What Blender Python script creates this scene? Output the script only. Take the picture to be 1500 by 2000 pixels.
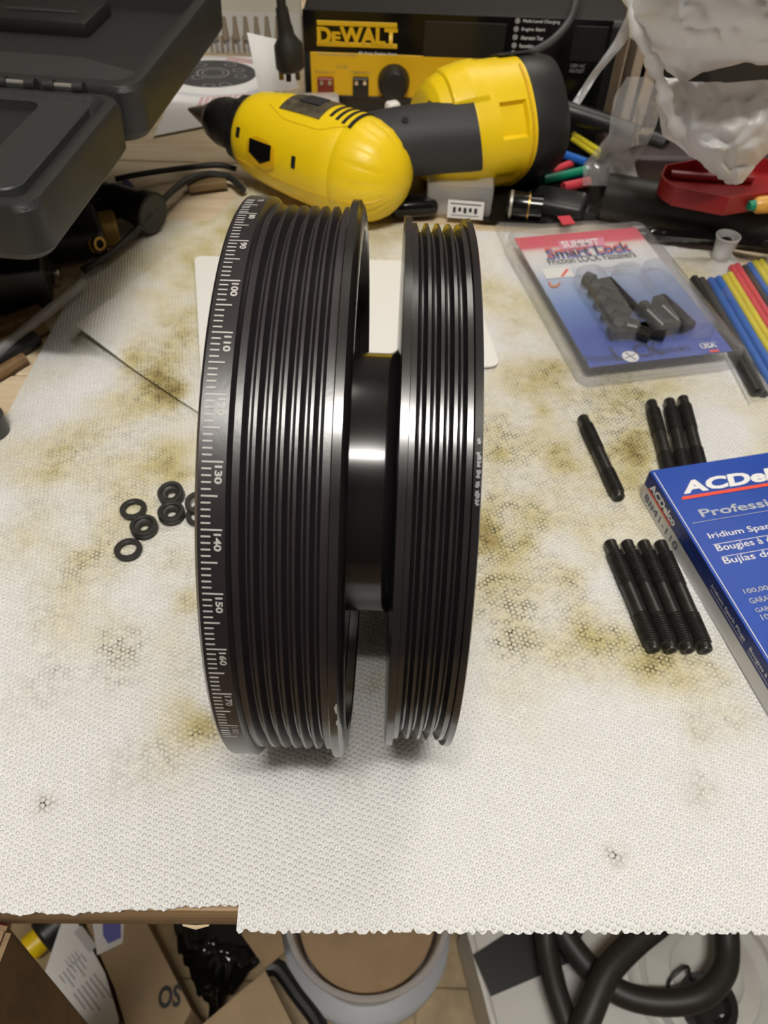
import bpy, bmesh, math, random
from mathutils import Vector, Matrix, noise
random.seed(4)
PI = math.pi
scene = bpy.context.scene
COL = scene.collection
for o in list(bpy.data.objects): bpy.data.objects.remove(o)

# ------------------------------------------------------------------ camera
F = 1550.0                      # focal length in pixels of a 1500x2000 frame
R = 0.0963                      # radius of the big pulley ring, metres
H = 3.2033 * R                  # lens height above the bench
th = math.radians(49)
dn = Vector((-.0244, math.cos(th), math.sin(th))).normalized()
zc = Vector((0, 0, 1)); yv = (zc - dn * zc.dot(dn)).normalized(); upv = -dn; xv = yv.cross(upv)
MC = Matrix((xv, yv, upv))      # camera (right, down, forward) -> world
cd = bpy.data.cameras.new('camera'); cam = bpy.data.objects.new('camera', cd); COL.objects.link(cam)
cr, cdn, cf = MC.col[0], MC.col[1], MC.col[2]
cam.matrix_world = Matrix(((cr.x, -cdn.x, -cf.x, 0), (cr.y, -cdn.y, -cf.y, 0), (cr.z, -cdn.z, -cf.z, H), (0, 0, 0, 1)))
cd.sensor_fit = 'VERTICAL'; cd.sensor_height = 5.6; cd.lens = 5.6 * F / 2000
cd.clip_start = .01; cd.clip_end = 30
cd.dof.use_dof = True; cd.dof.focus_distance = .25; cd.dof.aperture_fstop = 3.9
scene.camera = cam

# ------------------------------------------------------------------ light, exposure
w = bpy.data.worlds.new('room_air'); scene.world = w; w.use_nodes = True
w.node_tree.nodes['Background'].inputs[0].default_value = (.9, .85, .8, 1)
w.node_tree.nodes['Background'].inputs[1].default_value = .08
def area(name, loc, size, power, col, shape='DISK', target=None, sy=None):
    l = bpy.data.lights.new(name, 'AREA'); l.shape = shape; l.size = size; l.energy = power; l.color = col
    if sy: l.size_y = sy
    o = bpy.data.objects.new(name, l); COL.objects.link(o); o.location = loc
    d = Vector(target or (loc[0], loc[1], -1)) - Vector(loc)
    o.rotation_euler = d.to_track_quat('-Z', 'Y').to_euler()
    return o
def bulb(name, loc, r, power, col):
    l = bpy.data.lights.new(name, 'POINT'); l.shadow_soft_size = r; l.energy = power; l.color = col
    o = bpy.data.objects.new(name, l); COL.objects.link(o); o.location = loc; return o
# a 1.2 m fluorescent tube across the room, just behind the photographer: it shines down and up
area('tube_light', (.03, -.34, 1.53), .5, 11.5, (1, .965, .915), 'RECTANGLE', sy=.07)
area('tube_light_upward', (.03, -.34, 1.56), .5, 13, (1, .965, .915), 'RECTANGLE', target=(.03, -.34, 2.5), sy=.07)
bulb('far_bulb_light', (.45, 1.35, 1.50), .40, 17, (1, .955, .885))
vs = scene.view_settings
vs.view_transform = 'Standard'; vs.look = 'None'; vs.gamma = 1; vs.use_curve_mapping = False
vs.exposure = 0.46
scene.cycles.transparent_max_bounces = 32

# ------------------------------------------------------------------ pixel <-> world
def ray(px, py): return MC @ Vector(((px - 750) / F, (py - 1000) / F, 1))
def at(px, py, z=0.0):
    r = ray(px, py); return r * ((z - H) / r.z) + Vector((0, 0, H))
def aty(px, py, Y):
    r = ray(px, py); return r * (Y / r.y) + Vector((0, 0, H))

# ------------------------------------------------------------------ mesh builder
class B:
    def __init__(s): s.bm = bmesh.new()
    def box(s, c, size, rot=None, bev=0, seg=2):
        t = bmesh.new(); bmesh.ops.create_cube(t, size=1)
        bmesh.ops.scale(t, vec=size, verts=t.verts)
        if bev: bmesh.ops.bevel(t, geom=t.edges[:], offset=bev, segments=seg, affect='EDGES', profile=.5)
        m = Matrix.Translation(c) @ (rot.to_4x4() if rot else Matrix.Identity(4))
        bmesh.ops.transform(t, matrix=m, verts=t.verts); s.join(t); return s
    def join(s, t):
        me = bpy.data.meshes.new('t'); t.to_mesh(me); t.free(); s.bm.from_mesh(me); bpy.data.meshes.remove(me); return s
    def lathe(s, prof, org, axis, N=48, ref=Vector((0, 0, 1)), closed=False, rf=None):
        a = Vector(axis).normalized(); org = Vector(org)
        u = (ref - a * ref.dot(a)).normalized(); v = a.cross(u)
        rings = []
        for (t, r) in prof:
            if r <= 1e-7: rings.append([s.bm.verts.new(org + a * t)])
            else:
                ring = []
                for k in range(N):
                    p = 2 * PI * k / N; rr = r * (rf(t, p) if rf else 1)
                    ring.append(s.bm.verts.new(org + a * t + (u * math.cos(p) + v * math.sin(p)) * rr))
                rings.append(ring)
        if closed: rings.append(rings[0])
        for A, C in zip(rings[:-1], rings[1:]):
            if len(A) == 1 and len(C) == 1: continue
            for k in range(N):
                j = (k + 1) % N
                if len(A) == 1: s.bm.faces.new((A[0], C[k], C[j]))
                elif len(C) == 1: s.bm.faces.new((A[k], C[0], A[j]))
                else: s.bm.faces.new((A[k], C[k], C[j], A[j]))
        return s
    def tube(s, pts, r, n=10, sm=0):
        pts = [Vector(p) for p in pts]
        if sm: pts = smooth(pts, sm)
        L = len(pts); rr = r if isinstance(r, (list, tuple)) else [r] * L
        if len(rr) != L: rr = [rr[min(len(rr) - 1, int(i * len(rr) / L))] for i in range(L)]
        prev = None; rings = []
        for i, p in enumerate(pts):
            d = (pts[min(i + 1, L - 1)] - pts[max(i - 1, 0)]).normalized()
            if prev is None: u = d.orthogonal().normalized()
            else: u = (prev - d * prev.dot(d)).normalized()
            prev = u; v = d.cross(u)
            rings.append([s.bm.verts.new(p + (u * math.cos(2 * PI * k / n) + v * math.sin(2 * PI * k / n)) * rr[i]) for k in range(n)])
        for A, C in zip(rings[:-1], rings[1:]):
            for k in range(n): s.bm.faces.new((A[k], A[(k + 1) % n], C[(k + 1) % n], C[k]))
        s.bm.faces.new(rings[0][::-1]); s.bm.faces.new(rings[-1]); return s
    def prism(s, poly, off):
        off = Vector(off); a = [s.bm.verts.new(p) for p in poly]; b = [s.bm.verts.new(Vector(p) + off) for p in poly]
        n = len(poly); s.bm.faces.new(a[::-1]); s.bm.faces.new(b)
        for i in range(n): s.bm.faces.new((a[i], a[(i + 1) % n], b[(i + 1) % n], b[i]))
        return s
    def grid(s, rows):
        V = [[s.bm.verts.new(p) for p in r] for r in rows]
        for i in range(len(V) - 1):
            for j in range(len(V[0]) - 1): s.bm.faces.new((V[i][j], V[i][j + 1], V[i + 1][j + 1], V[i + 1][j]))
        return s
    def solid(s, th):
        bmesh.ops.recalc_face_normals(s.bm, faces=s.bm.faces)
        bmesh.ops.solidify(s.bm, geom=s.bm.faces[:], thickness=th); return s

def smooth(pts, k):
    out = []; n = len(pts)
    for i in range(n - 1):
        p0, p1, p2, p3 = pts[max(i - 1, 0)], pts[i], pts[i + 1], pts[min(i + 2, n - 1)]
        for j in range(k):
            t = j / k
            out.append(.5 * ((2 * p1) + (p2 - p0) * t + (2 * p0 - 5 * p1 + 4 * p2 - p3) * t * t + (3 * p1 - p0 - 3 * p2 + p3) * t ** 3))
    out.append(pts[-1]); return out

def finish(o, parent):
    if parent is not None:
        o.parent = parent; o.matrix_parent_inverse = Matrix.Translation(-Vector(parent.location))
def obj(name, b, m, parent=None, ang=35, recalc=True):
    bm = b.bm if isinstance(b, B) else b
    if recalc: bmesh.ops.recalc_face_normals(bm, faces=bm.faces)
    if ang:
        ca = math.radians(ang)
        for f in bm.faces: f.smooth = True
        for e in bm.edges:
            if len(e.link_faces) == 2 and e.calc_face_angle(0) > ca: e.smooth = False
    me = bpy.data.meshes.new(name); bm.to_mesh(me); bm.free()
    me.materials.append(m)
    o = bpy.data.objects.new(name, me); COL.objects.link(o); finish(o, parent); return o
def tag(o, label=None, cat=None, group=None, kind=None):
    if label: o['label'] = label
    if cat: o['category'] = cat
    if group: o['group'] = group
    if kind: o['kind'] = kind
    return o
def thing(name, label, cat, loc, group=None):
    o = bpy.data.objects.new(name, None); COL.objects.link(o); o.location = loc; o.empty_display_size = .02
    return tag(o, label, cat, group)
def copy_tree(o, parent=None):
    c = o.copy(); COL.objects.link(c)
    if parent: c.parent = parent
    for ch in [x for x in bpy.data.objects if x.parent == o]: copy_tree(ch, c)
    return c

# ------------------------------------------------------------------ materials
def nt_mat(name):
    m = bpy.data.materials.new(name); m.use_nodes = True
    nt = m.node_tree; return m, nt, nt.nodes['Principled BSDF']
def mat(name, col, rough=.5, metal=0, var=.0, vs=60, bump=0, bs=300, ior=1.5, spec=.5, coat=0, trans=0, emit=None, aniso=None, sheen=0, sub=0):
    m, nt, p = nt_mat(name)
    p.inputs['Base Color'].default_value = (*col, 1); p.inputs['Roughness'].default_value = rough
    p.inputs['Metallic'].default_value = metal; p.inputs['IOR'].default_value = ior
    p.inputs['Specular IOR Level'].default_value = spec; p.inputs['Coat Weight'].default_value = coat
    p.inputs['Transmission Weight'].default_value = trans
    tc = nt.nodes.new('ShaderNodeTexCoord')
    if var:
        n = nt.nodes.new('ShaderNodeTexNoise'); n.inputs['Scale'].default_value = vs; n.inputs['Detail'].default_value = 4
        nt.links.new(tc.outputs['Object'], n.inputs['Vector'])
        r = nt.nodes.new('ShaderNodeValToRGB'); r.color_ramp.elements[0].position = .3; r.color_ramp.elements[1].position = .7
        r.color_ramp.elements[0].color = (*[c * (1 - var) for c in col], 1); r.color_ramp.elements[1].color = (*[min(1, c * (1 + var)) for c in col], 1)
        nt.links.new(n.outputs['Fac'], r.inputs['Fac']); nt.links.new(r.outputs['Color'], p.inputs['Base Color'])
    if bump:
        n = nt.nodes.new('ShaderNodeTexNoise'); n.inputs['Scale'].default_value = bs; n.inputs['Detail'].default_value = 3
        nt.links.new(tc.outputs['Object'], n.inputs['Vector'])
        b = nt.nodes.new('ShaderNodeBump'); b.inputs['Strength'].default_value = bump; b.inputs['Distance'].default_value = .001
        nt.links.new(n.outputs['Fac'], b.inputs['Height']); nt.links.new(b.outputs['Normal'], p.inputs['Normal'])
    return m
def film(name, tint=(1, 1, 1), milk=.0, rough=.12, gloss=1.0):
    """thin clear plastic: straight-through transparency, a little milky scatter, Fresnel gloss"""
    m, nt, p = nt_mat(name); nt.nodes.remove(p); out = nt.nodes['Material Output']
    tr = nt.nodes.new('ShaderNodeBsdfTransparent'); tr.inputs[0].default_value = (*tint, 1)
    df = nt.nodes.new('ShaderNodeBsdfTranslucent'); df.inputs[0].default_value = (.88, .88, .87, 1)
    d2 = nt.nodes.new('ShaderNodeBsdfDiffuse'); d2.inputs[0].default_value = (.90, .90, .90, 1)
    md = nt.nodes.new('ShaderNodeMixShader'); md.inputs[0].default_value = .68
    nt.links.new(df.outputs[0], md.inputs[1]); nt.links.new(d2.outputs[0], md.inputs[2])
    mx = nt.nodes.new('ShaderNodeMixShader'); mx.inputs[0].default_value = milk
    nt.links.new(tr.outputs[0], mx.inputs[1]); nt.links.new(md.outputs[0], mx.inputs[2])
    gl = nt.nodes.new('ShaderNodeBsdfGlossy'); gl.inputs['Roughness'].default_value = rough
    fr = nt.nodes.new('ShaderNodeLayerWeight'); fr.inputs['Blend'].default_value = .5
    pw = nt.nodes.new('ShaderNodeMath'); pw.operation = 'POWER'; pw.inputs[1].default_value = 3.5; nt.links.new(fr.outputs['Facing'], pw.inputs[0])
    mu = nt.nodes.new('ShaderNodeMath'); mu.operation = 'MULTIPLY_ADD'; mu.use_clamp = True; mu.inputs[1].default_value = .85 * gloss; mu.inputs[2].default_value = .045 * gloss
    nt.links.new(pw.outputs[0], mu.inputs[0])
    m2 = nt.nodes.new('ShaderNodeMixShader'); nt.links.new(mu.outputs[0], m2.inputs[0])
    nt.links.new(mx.outputs[0], m2.inputs[1]); nt.links.new(gl.outputs[0], m2.inputs[2])
    nt.links.new(m2.outputs[0], out.inputs['Surface']); return m
def wood(name, c1, c2, scale=(3, 40, 40), rough=.6):
    m, nt, p = nt_mat(name); p.inputs['Roughness'].default_value = rough
    tc = nt.nodes.new('ShaderNodeTexCoord'); mp = nt.nodes.new('ShaderNodeMapping'); mp.inputs['Scale'].default_value = scale
    n = nt.nodes.new('ShaderNodeTexNoise'); n.inputs['Scale'].default_value = 3; n.inputs['Detail'].default_value = 6; n.inputs['Distortion'].default_value = 1.2
    r = nt.nodes.new('ShaderNodeValToRGB'); e = r.color_ramp.elements
    e[0].position = .32; e[0].color = (*c1, 1); e[1].position = .62; e[1].color = (*c2, 1)
    nt.links.new(tc.outputs['Object'], mp.inputs['Vector']); nt.links.new(mp.outputs[0], n.inputs['Vector'])
    nt.links.new(n.outputs['Fac'], r.inputs['Fac']); nt.links.new(r.outputs['Color'], p.inputs['Base Color']); return m
def towel_mat():
    m, nt, p = nt_mat('embossed_paper'); L = nt.links.new
    p.inputs['Roughness'].default_value = .9; p.inputs['Specular IOR Level'].default_value = .15
    tc = nt.nodes.new('ShaderNodeTexCoord')
    mp = nt.nodes.new('ShaderNodeMapping'); mp.inputs['Scale'].default_value = (1, 1, 0)
    L(tc.outputs['Object'], mp.inputs['Vector'])
    # embossed dots on a loose triangular lattice (three cosine waves at 60 degrees), coordinates wobbled by noise
    def vm(op, a=None, b_=None, vb=None):
        n = nt.nodes.new('ShaderNodeVectorMath'); n.operation = op
        if a is not None: L(a, n.inputs[0])
        if b_ is not None: L(b_, n.inputs[1])
        if vb is not None: n.inputs[1].default_value = vb
        return n
    co = mp.outputs[0]
    for sc_n, amp in ((55, .0022), (260, .0010)):
        nn = nt.nodes.new('ShaderNodeTexNoise'); nn.inputs['Scale'].default_value = sc_n; nn.inputs['Detail'].default_value = 1; L(mp.outputs[0], nn.inputs['Vector'])
        sb = vm('SUBTRACT', nn.outputs['Color'], None, (.5, .5, .5)); ml = vm('MULTIPLY', sb.outputs[0], None, (amp, amp, 0))
        co = vm('ADD', co, ml.outputs[0]).outputs[0]
    kk = 4 * PI / (math.sqrt(3) * .00235); tot = None
    for a_ in (12, 72, 132):
        d_ = vm('DOT_PRODUCT', co, None, (kk * math.cos(math.radians(a_)), kk * math.sin(math.radians(a_)), 0))
        c_ = nt.nodes.new('ShaderNodeMath'); c_.operation = 'COSINE'; L(d_.outputs['Value'], c_.inputs[0])
        if tot is None: tot = c_.outputs[0]
        else:
            s_ = nt.nodes.new('ShaderNodeMath'); s_.operation = 'ADD'; L(tot, s_.inputs[0]); L(c_.outputs[0], s_.inputs[1]); tot = s_.outputs[0]
    v2 = nt.nodes.new('ShaderNodeTexVoronoi'); v2.inputs['Scale'].default_value = 120; v2.inputs['Randomness'].default_value = .9
    L(mp.outputs[0], v2.inputs['Vector'])
    r1 = nt.nodes.new('ShaderNodeMapRange'); r1.inputs[1].default_value = -1.0; r1.inputs[2].default_value = 2.2; r1.inputs[3].default_value = 0; r1.inputs[4].default_value = 1
    r1.interpolation_type = 'SMOOTHSTEP'; L(tot, r1.inputs[0])
    r2 = nt.nodes.new('ShaderNodeMapRange'); r2.inputs[1].default_value = .15; r2.inputs[2].default_value = .24; r2.inputs[3].default_value = 1; r2.inputs[4].default_value = 0
    r2.interpolation_type = 'SMOOTHSTEP'; L(v2.outputs['Distance'], r2.inputs[0])
    mx = nt.nodes.new('ShaderNodeMath'); mx.operation = 'MULTIPLY_ADD'; mx.inputs[1].default_value = .22
    L(r2.outputs[0], mx.inputs[0]); L(r1.outputs[0], mx.inputs[2])
    fib = nt.nodes.new('ShaderNodeTexNoise'); fib.inputs['Scale'].default_value = 1500; fib.inputs['Detail'].default_value = 2; L(mp.outputs[0], fib.inputs['Vector'])
    ad = nt.nodes.new('ShaderNodeMath'); ad.operation = 'MULTIPLY_ADD'; ad.inputs[1].default_value = .35; L(fib.outputs['Fac'], ad.inputs[0]); L(mx.outputs[0], ad.inputs[2])
    b = nt.nodes.new('ShaderNodeBump'); b.inputs['Strength'].default_value = .65; b.inputs['Distance'].default_value = .0010
    L(ad.outputs[0], b.inputs['Height']); L(b.outputs['Normal'], p.inputs['Normal'])
    ao = nt.nodes.new('ShaderNodeAttribute'); ao.attribute_name = 'oil'
    as_ = nt.nodes.new('ShaderNodeAttribute'); as_.attribute_name = 'soot'
    nz = nt.nodes.new('ShaderNodeTexNoise'); nz.inputs['Scale'].default_value = 55; nz.inputs['Detail'].default_value = 6; L(mp.outputs[0], nz.inputs['Vector'])
    om = nt.nodes.new('ShaderNodeMapRange'); om.inputs[1].default_value = .25; om.inputs[2].default_value = .7; om.inputs[3].default_value = .4; om.inputs[4].default_value = 1.25; L(nz.outputs['Fac'], om.inputs[0])
    o2 = nt.nodes.new('ShaderNodeMath'); o2.operation = 'MULTIPLY'; o2.use_clamp = True; L(ao.outputs['Fac'], o2.inputs[0]); L(om.outputs[0], o2.inputs[1])
    ramp = nt.nodes.new('ShaderNodeValToRGB'); e = ramp.color_ramp.elements
    e[0].position = 0; e[0].color = (.77, .765, .75, 1); e[1].position = 1; e[1].color = (.36, .28, .11, 1)
    k = ramp.color_ramp.elements.new(.3); k.color = (.70, .65, .49, 1)
    k = ramp.color_ramp.elements.new(.6); k.color = (.58, .51, .27, 1)
    L(o2.outputs[0], ramp.inputs['Fac'])
    # soot caught in the troughs between the embossed dots
    ed = nt.nodes.new('ShaderNodeMapRange'); ed.inputs[1].default_value = -1.3; ed.inputs[2].default_value = -.1; ed.inputs[3].default_value = 1; ed.inputs[4].default_value = 0; L(tot, ed.inputs[0])
    n2 = nt.nodes.new('ShaderNodeTexNoise'); n2.inputs['Scale'].default_value = 190; n2.inputs['Detail'].default_value = 5; n2.inputs['Roughness'].default_value = .7; L(mp.outputs[0], n2.inputs['Vector'])
    n2r = nt.nodes.new('ShaderNodeMapRange'); n2r.inputs[1].default_value = .40; n2r.inputs[2].default_value = .66; L(n2.outputs['Fac'], n2r.inputs[0])
    s1 = nt.nodes.new('ShaderNodeMath'); s1.operation = 'MULTIPLY'; L(ed.outputs[0], s1.inputs[0]); L(n2r.outputs[0], s1.inputs[1])
    s2 = nt.nodes.new('ShaderNodeMath'); s2.operation = 'MULTIPLY'; s2.use_clamp = True; L(s1.outputs[0], s2.inputs[0]); L(as_.outputs['Fac'], s2.inputs[1])
    mc = nt.nodes.new('ShaderNodeMixRGB'); mc.inputs[2].default_value = (.045, .04, .028, 1); L(s2.outputs[0], mc.inputs[0]); L(ramp.outputs['Color'], mc.inputs[1])
    L(mc.outputs[0], p.inputs['Base Color']); return m
def attr_mat(name, attr, rough=.4, coat=0):
    m, nt, p = nt_mat(name); a = nt.nodes.new('ShaderNodeAttribute'); a.attribute_name = attr
    nt.links.new(a.outputs['Color'], p.inputs['Base Color']); p.inputs['Roughness'].default_value = rough; p.inputs['Coat Weight'].default_value = coat; return m

M = {}
M['anod'] = mat('black_anodised', (.017, .0135, .016), .30, .0, ior=1.8, bump=.02, bs=900)
M['anod3'] = mat('black_anodised_hub', (.012, .0105, .0115), .17, .0, ior=1.55)
M['anod2'] = mat('black_anodised_satin', (.014, .0125, .0135), .2, .0, ior=1.8)
M['etch'] = mat('etched_white', (.46, .445, .42), .5)
M['bare'] = mat('bare_aluminium', (.55, .54, .52), .35, .8)
M['towel'] = towel_mat()
M['card'] = mat('smooth_white_card', (.80, .785, .745), .45, bump=.05, bs=80)
M['rubber'] = mat('black_rubber', (.022, .020, .017), .5)
M['steel_black'] = mat('black_oxide_steel', (.022, .020, .018), .33, .25, var=.3, vs=200)
M['hole'] = mat('painted_hole_dark', (.004, .004, .004), .8)  # the dark inside slots and sockets, put into a near-black colour
M['yellow'] = mat('yellow_plastic', (.89, .62, .006), .38, bump=.08, bs=900)
M['yellow_shaded'] = mat('yellow_plastic_shaded', (.74, .43, .004), .45)  # shaded copy of the yellow: shade of recesses and seams painted in
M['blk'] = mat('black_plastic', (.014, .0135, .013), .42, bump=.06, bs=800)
M['blk_gloss'] = mat('black_gloss_plastic', (.006, .006, .006), .15)
M['grip'] = mat('black_grip_rubber', (.027, .026, .027), .6, bump=.12, bs=1200)
M['case'] = mat('charcoal_case_plastic', (.020, .020, .019), .5, bump=.35, bs=700)
M['case_in'] = mat('charcoal_case_lining', (.034, .035, .034), .45)
M['chuck'] = mat('chuck_black', (.02, .019, .018), .3, .3)
M['tip'] = mat('grey_steel', (.36, .34, .30), .45, .5)
M['white'] = mat('white_plastic', (.78, .77, .74), .35, bump=.03, bs=60)
M['scuff'] = mat('scuffed_metal', (.20, .195, .20), .45)
M['wht_print'] = mat('white_print', (.82, .82, .82), .5)
M['grey_print'] = mat('silver_print', (.42, .45, .52), .4)
M['red_print'] = mat('red_print', (.80, .07, .03), .45)
M['blk_print'] = mat('black_print', (.02, .02, .022), .5)
M['navy_print'] = mat('navy_print', (.03, .045, .14), .5)
M['ypr'] = mat('yellow_print', (.78, .47, .01), .45)
M['blue_box'] = mat('blue_carton', (.010, .062, .38), .48, var=.06, vs=40)
M['navy_box'] = mat('navy_carton', (.006, .022, .17), .45)
M['white_box'] = mat('white_carton', (.66, .65, .63), .5)
M['pine'] = wood('pine_wood', (.60, .46, .29), (.72, .59, .40), (3, 30, 30))
M['edge_wood'] = wood('fir_edge', (.26, .16, .075), (.42, .28, .15), (2, 90, 160))
M['leg_wood'] = wood('bench_leg_wood', (.15, .085, .032), (.22, .13, .055), (40, 40, 3))
M['beige'] = mat('beige_board', (.42, .33, .24), .7, var=.1)
M['cardbd'] = mat('corrugated_cardboard', (.33, .225, .125), .85, var=.1, vs=30, bump=.1)
M['cardbd2'] = mat('kraft_cardboard_light', (.36, .26, .15), .85, var=.08, vs=30)
M['paper'] = mat('white_paper', (.76, .75, .73), .7)
M['film'] = film('clear_film', milk=.05, rough=.1)
M['shell'] = film('clear_shell', milk=.12, rough=.08)
M['bag'] = film('white_bag_film', (.95, .95, .95), milk=.9, rough=.3, gloss=.8)
M['haze_film'] = film('hazy_film', milk=.2, rough=.12)
M['frost'] = film('frosted_plastic', milk=.35, rough=.3)
M['tub'] = film('tub_plastic', (.85, .8, .75), milk=.4, rough=.25)
M['red'] = mat('red_plastic', (.30, .010, .012), .38, bump=.05)
M['blue'] = mat('blue_heat_shrink', (.012, .12, .48), .4)
M['yel'] = mat('yellow_heat_shrink', (.66, .56, .03), .4)
M['redt'] = mat('red_heat_shrink', (.62, .05, .07), .4)
M['green'] = mat('green_heat_shrink', (.0, .22, .12), .4)
M['brass'] = mat('brass', (.42, .26, .07), .35, .9)
M['tan'] = mat('tan_plastic', (.36, .22, .05), .5)
M['floor'] = mat('tan_vinyl_tile', (.34, .25, .13), .45, var=.22, vs=45)
M['wall'] = mat('wall_paint', (.36, .33, .29), .8)
M['wall_dk'] = mat('dark_panelling', (.10, .08, .065), .7)
M['ceil'] = mat('ceiling_paint', (.74, .73, .70), .85)
M['lcd'] = mat('lcd_glass', (.022, .022, .018), .2)
M['darkred'] = mat('dark_red_terminal', (.22, .03, .02), .4)
M['blklbl'] = mat('label_smoke', (.09, .075, .05), .25, var=.5, vs=150)
M['chrome'] = mat('chrome', (.75, .73, .70), .15, 1)
M['white_mach'] = mat('white_enamel', (.62, .61, .57), .35, var=.05, vs=20)
M['pinkp'] = mat('pink_print', (.62, .42, .42), .6)
M['greyp'] = mat('grey_print', (.34, .33, .33), .6)
M['dkp'] = mat('charcoal_print', (.055, .053, .055), .55)
M['brownp'] = mat('brown_print', (.30, .24, .17), .6)
M['bluep'] = mat('blue_violet_print', (.13, .14, .44), .6)
M['grey'] = mat('grey_plastic', (.36, .37, .39), .45)
M['lampglass'] = mat('lamp_housing', (.7, .7, .7), .5)

# ------------------------------------------------------------------ text
def text_mesh(body, bold=0.0, shear=0.0):
    c = bpy.data.curves.new('t', 'FONT'); c.body = body; c.size = 1; c.offset = bold; c.shear = shear; c.resolution_u = 3; c.fill_mode = 'FRONT'
    o = bpy.data.objects.new('t', c); COL.objects.link(o)
    dg = bpy.context.evaluated_depsgraph_get(); dg.update()
    me = bpy.data.meshes.new_from_object(o.evaluated_get(dg))
    bpy.data.objects.remove(o); bpy.data.curves.remove(c); return me
def text(name, body, m, parent, org, u, v, width=None, height=.01, bold=0.0, shear=0.0, lift=.0002, warp=None):
    me = text_mesh(body, bold, shear)
    xs = [q.co.x for q in me.vertices]; ys = [q.co.y for q in me.vertices]
    x0, x1, y0, y1 = min(xs), max(xs), min(ys), max(ys)
    sy = height / (y1 - y0); sx = (width / (x1 - x0)) if width else sy
    u = Vector(u).normalized(); v = Vector(v).normalized(); n = u.cross(v); org = Vector(org)
    for q in me.vertices:
        a, b_ = (q.co.x - x0) * sx, (q.co.y - y0) * sy
        q.co = warp(a, b_) if warp else org + u * a + v * b_ + n * lift
    me.materials.append(m)
    o = bpy.data.objects.new(name, me); COL.objects.link(o); finish(o, parent); return o
def quad(name, m, parent, org, u, v, a0, a1, b0, b1, lift=.0002, skew=0):
    u = Vector(u).normalized(); v = Vector(v).normalized(); n = u.cross(v); org = Vector(org) + n * lift
    b = B(); b.grid([[org + u * a0 + v * b0, org + u * a1 + v * b0], [org + u * (a0 + skew) + v * b1, org + u * (a1 + skew) + v * b1]])
    return obj(name, b, m, parent, ang=0, recalc=False)

# ================================================================== SETTING
BT = -.0036        # bench top; the paper towels bring the working surface up to 0
def struct(name, b, m, parent=None): return tag(obj(name, b, m, parent, ang=0), kind='structure')
FZ = -.72
fl = struct('floor', B().box((0, .6, FZ - .03), (3.6, 4.2, .05)), M['floor'])
for i in range(6):
    for j in range(3):
        x = -.86 + i * .305; y = -.12 + j * .305
        tz = obj('floor_tile', B().box((x + .1525, y + .1525, FZ - .0025), (.3035, .3035, .005), bev=.0006, seg=1), M['floor'], fl, ang=0)
struct('wall_back', B().box((0, 2.72, .5), (3.6, .04, 2.5)), M['wall'])
struct('wall_front', B().box((0, -1.52, .5), (3.6, .04, 2.5)), M['wall_dk'])
struct('wall_left', B().box((-1.82, .6, .5), (.04, 4.2, 2.5)), M['wall'])
struct('wall_right', B().box((1.82, .6, .5), (.04, 4.2, 2.5)), M['wall'])
struct('ceiling', B().box((0, .6, 1.77), (3.6, 4.2, .04)), M['ceil'])

# workbench ----------------------------------------------------------
bench = thing('workbench', 'pale pine plank workbench under the paper towels, with a brown front edge board', 'workbench', (0, .5, FZ))
EY = .0794
yy = EY + .02
k = 0
while yy < 1.05:
    wd = .139
    obj('plank', B().box((0, yy + wd / 2, BT - .0095), (1.9, wd - .0012, .019), bev=.0012, seg=1), M['pine'], bench, ang=0)
    yy += wd; k += 1
obj('edge_board', B().box((0, EY + .0095, BT - .0095), (1.9, .019, .019), bev=.0015, seg=2), M['edge_wood'], bench)
g = B(); pts = [(-.091 + t * .001, EY - .0003, BT - .019 - .0004 * math.sin(t)) for t in range(9)]
obj('splinter', B().tube([(-.083, EY, BT - .0188), (-.078, EY - .0006, BT - .0195), (-.073, EY, BT - .0188)], [.0003, .0009, .0003], 6), M['pine'], bench)
for x0, y0 in ((-.80, .16), (.80, .16), (-.80, .95), (.80, .95)):
    obj('leg', B().box((x0, y0, (FZ + BT - .02) / 2), (.089, .039, BT - .02 - FZ), bev=.002), M['leg_wood'], bench)

A_, C_ = at(-16, 1806, -.026), at(188, 2028, -.42)
bd = (C_ - A_).normalized(); bl_ = Vector((-1, .12, 0)); bl_ = (bl_ - bd * bl_.dot(bd)).normalized(); bn_ = bd.cross(bl_)
b = B(); q4 = [A_ - bd * .02, A_ - bd * .02 + bl_ * .068, C_ + bd * .25 + bl_ * .068, C_ + bd * .25]
b.prism(q4, bn_ * (.036 if bn_.z < 0 else -.036)); bmesh.ops.bevel(b.bm, geom=b.bm.edges[:], offset=.002, segments=2, affect='EDGES')
obj('brace', b, M['leg_wood'], bench)
bench.rotation_euler = (0, 0, .03)

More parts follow.
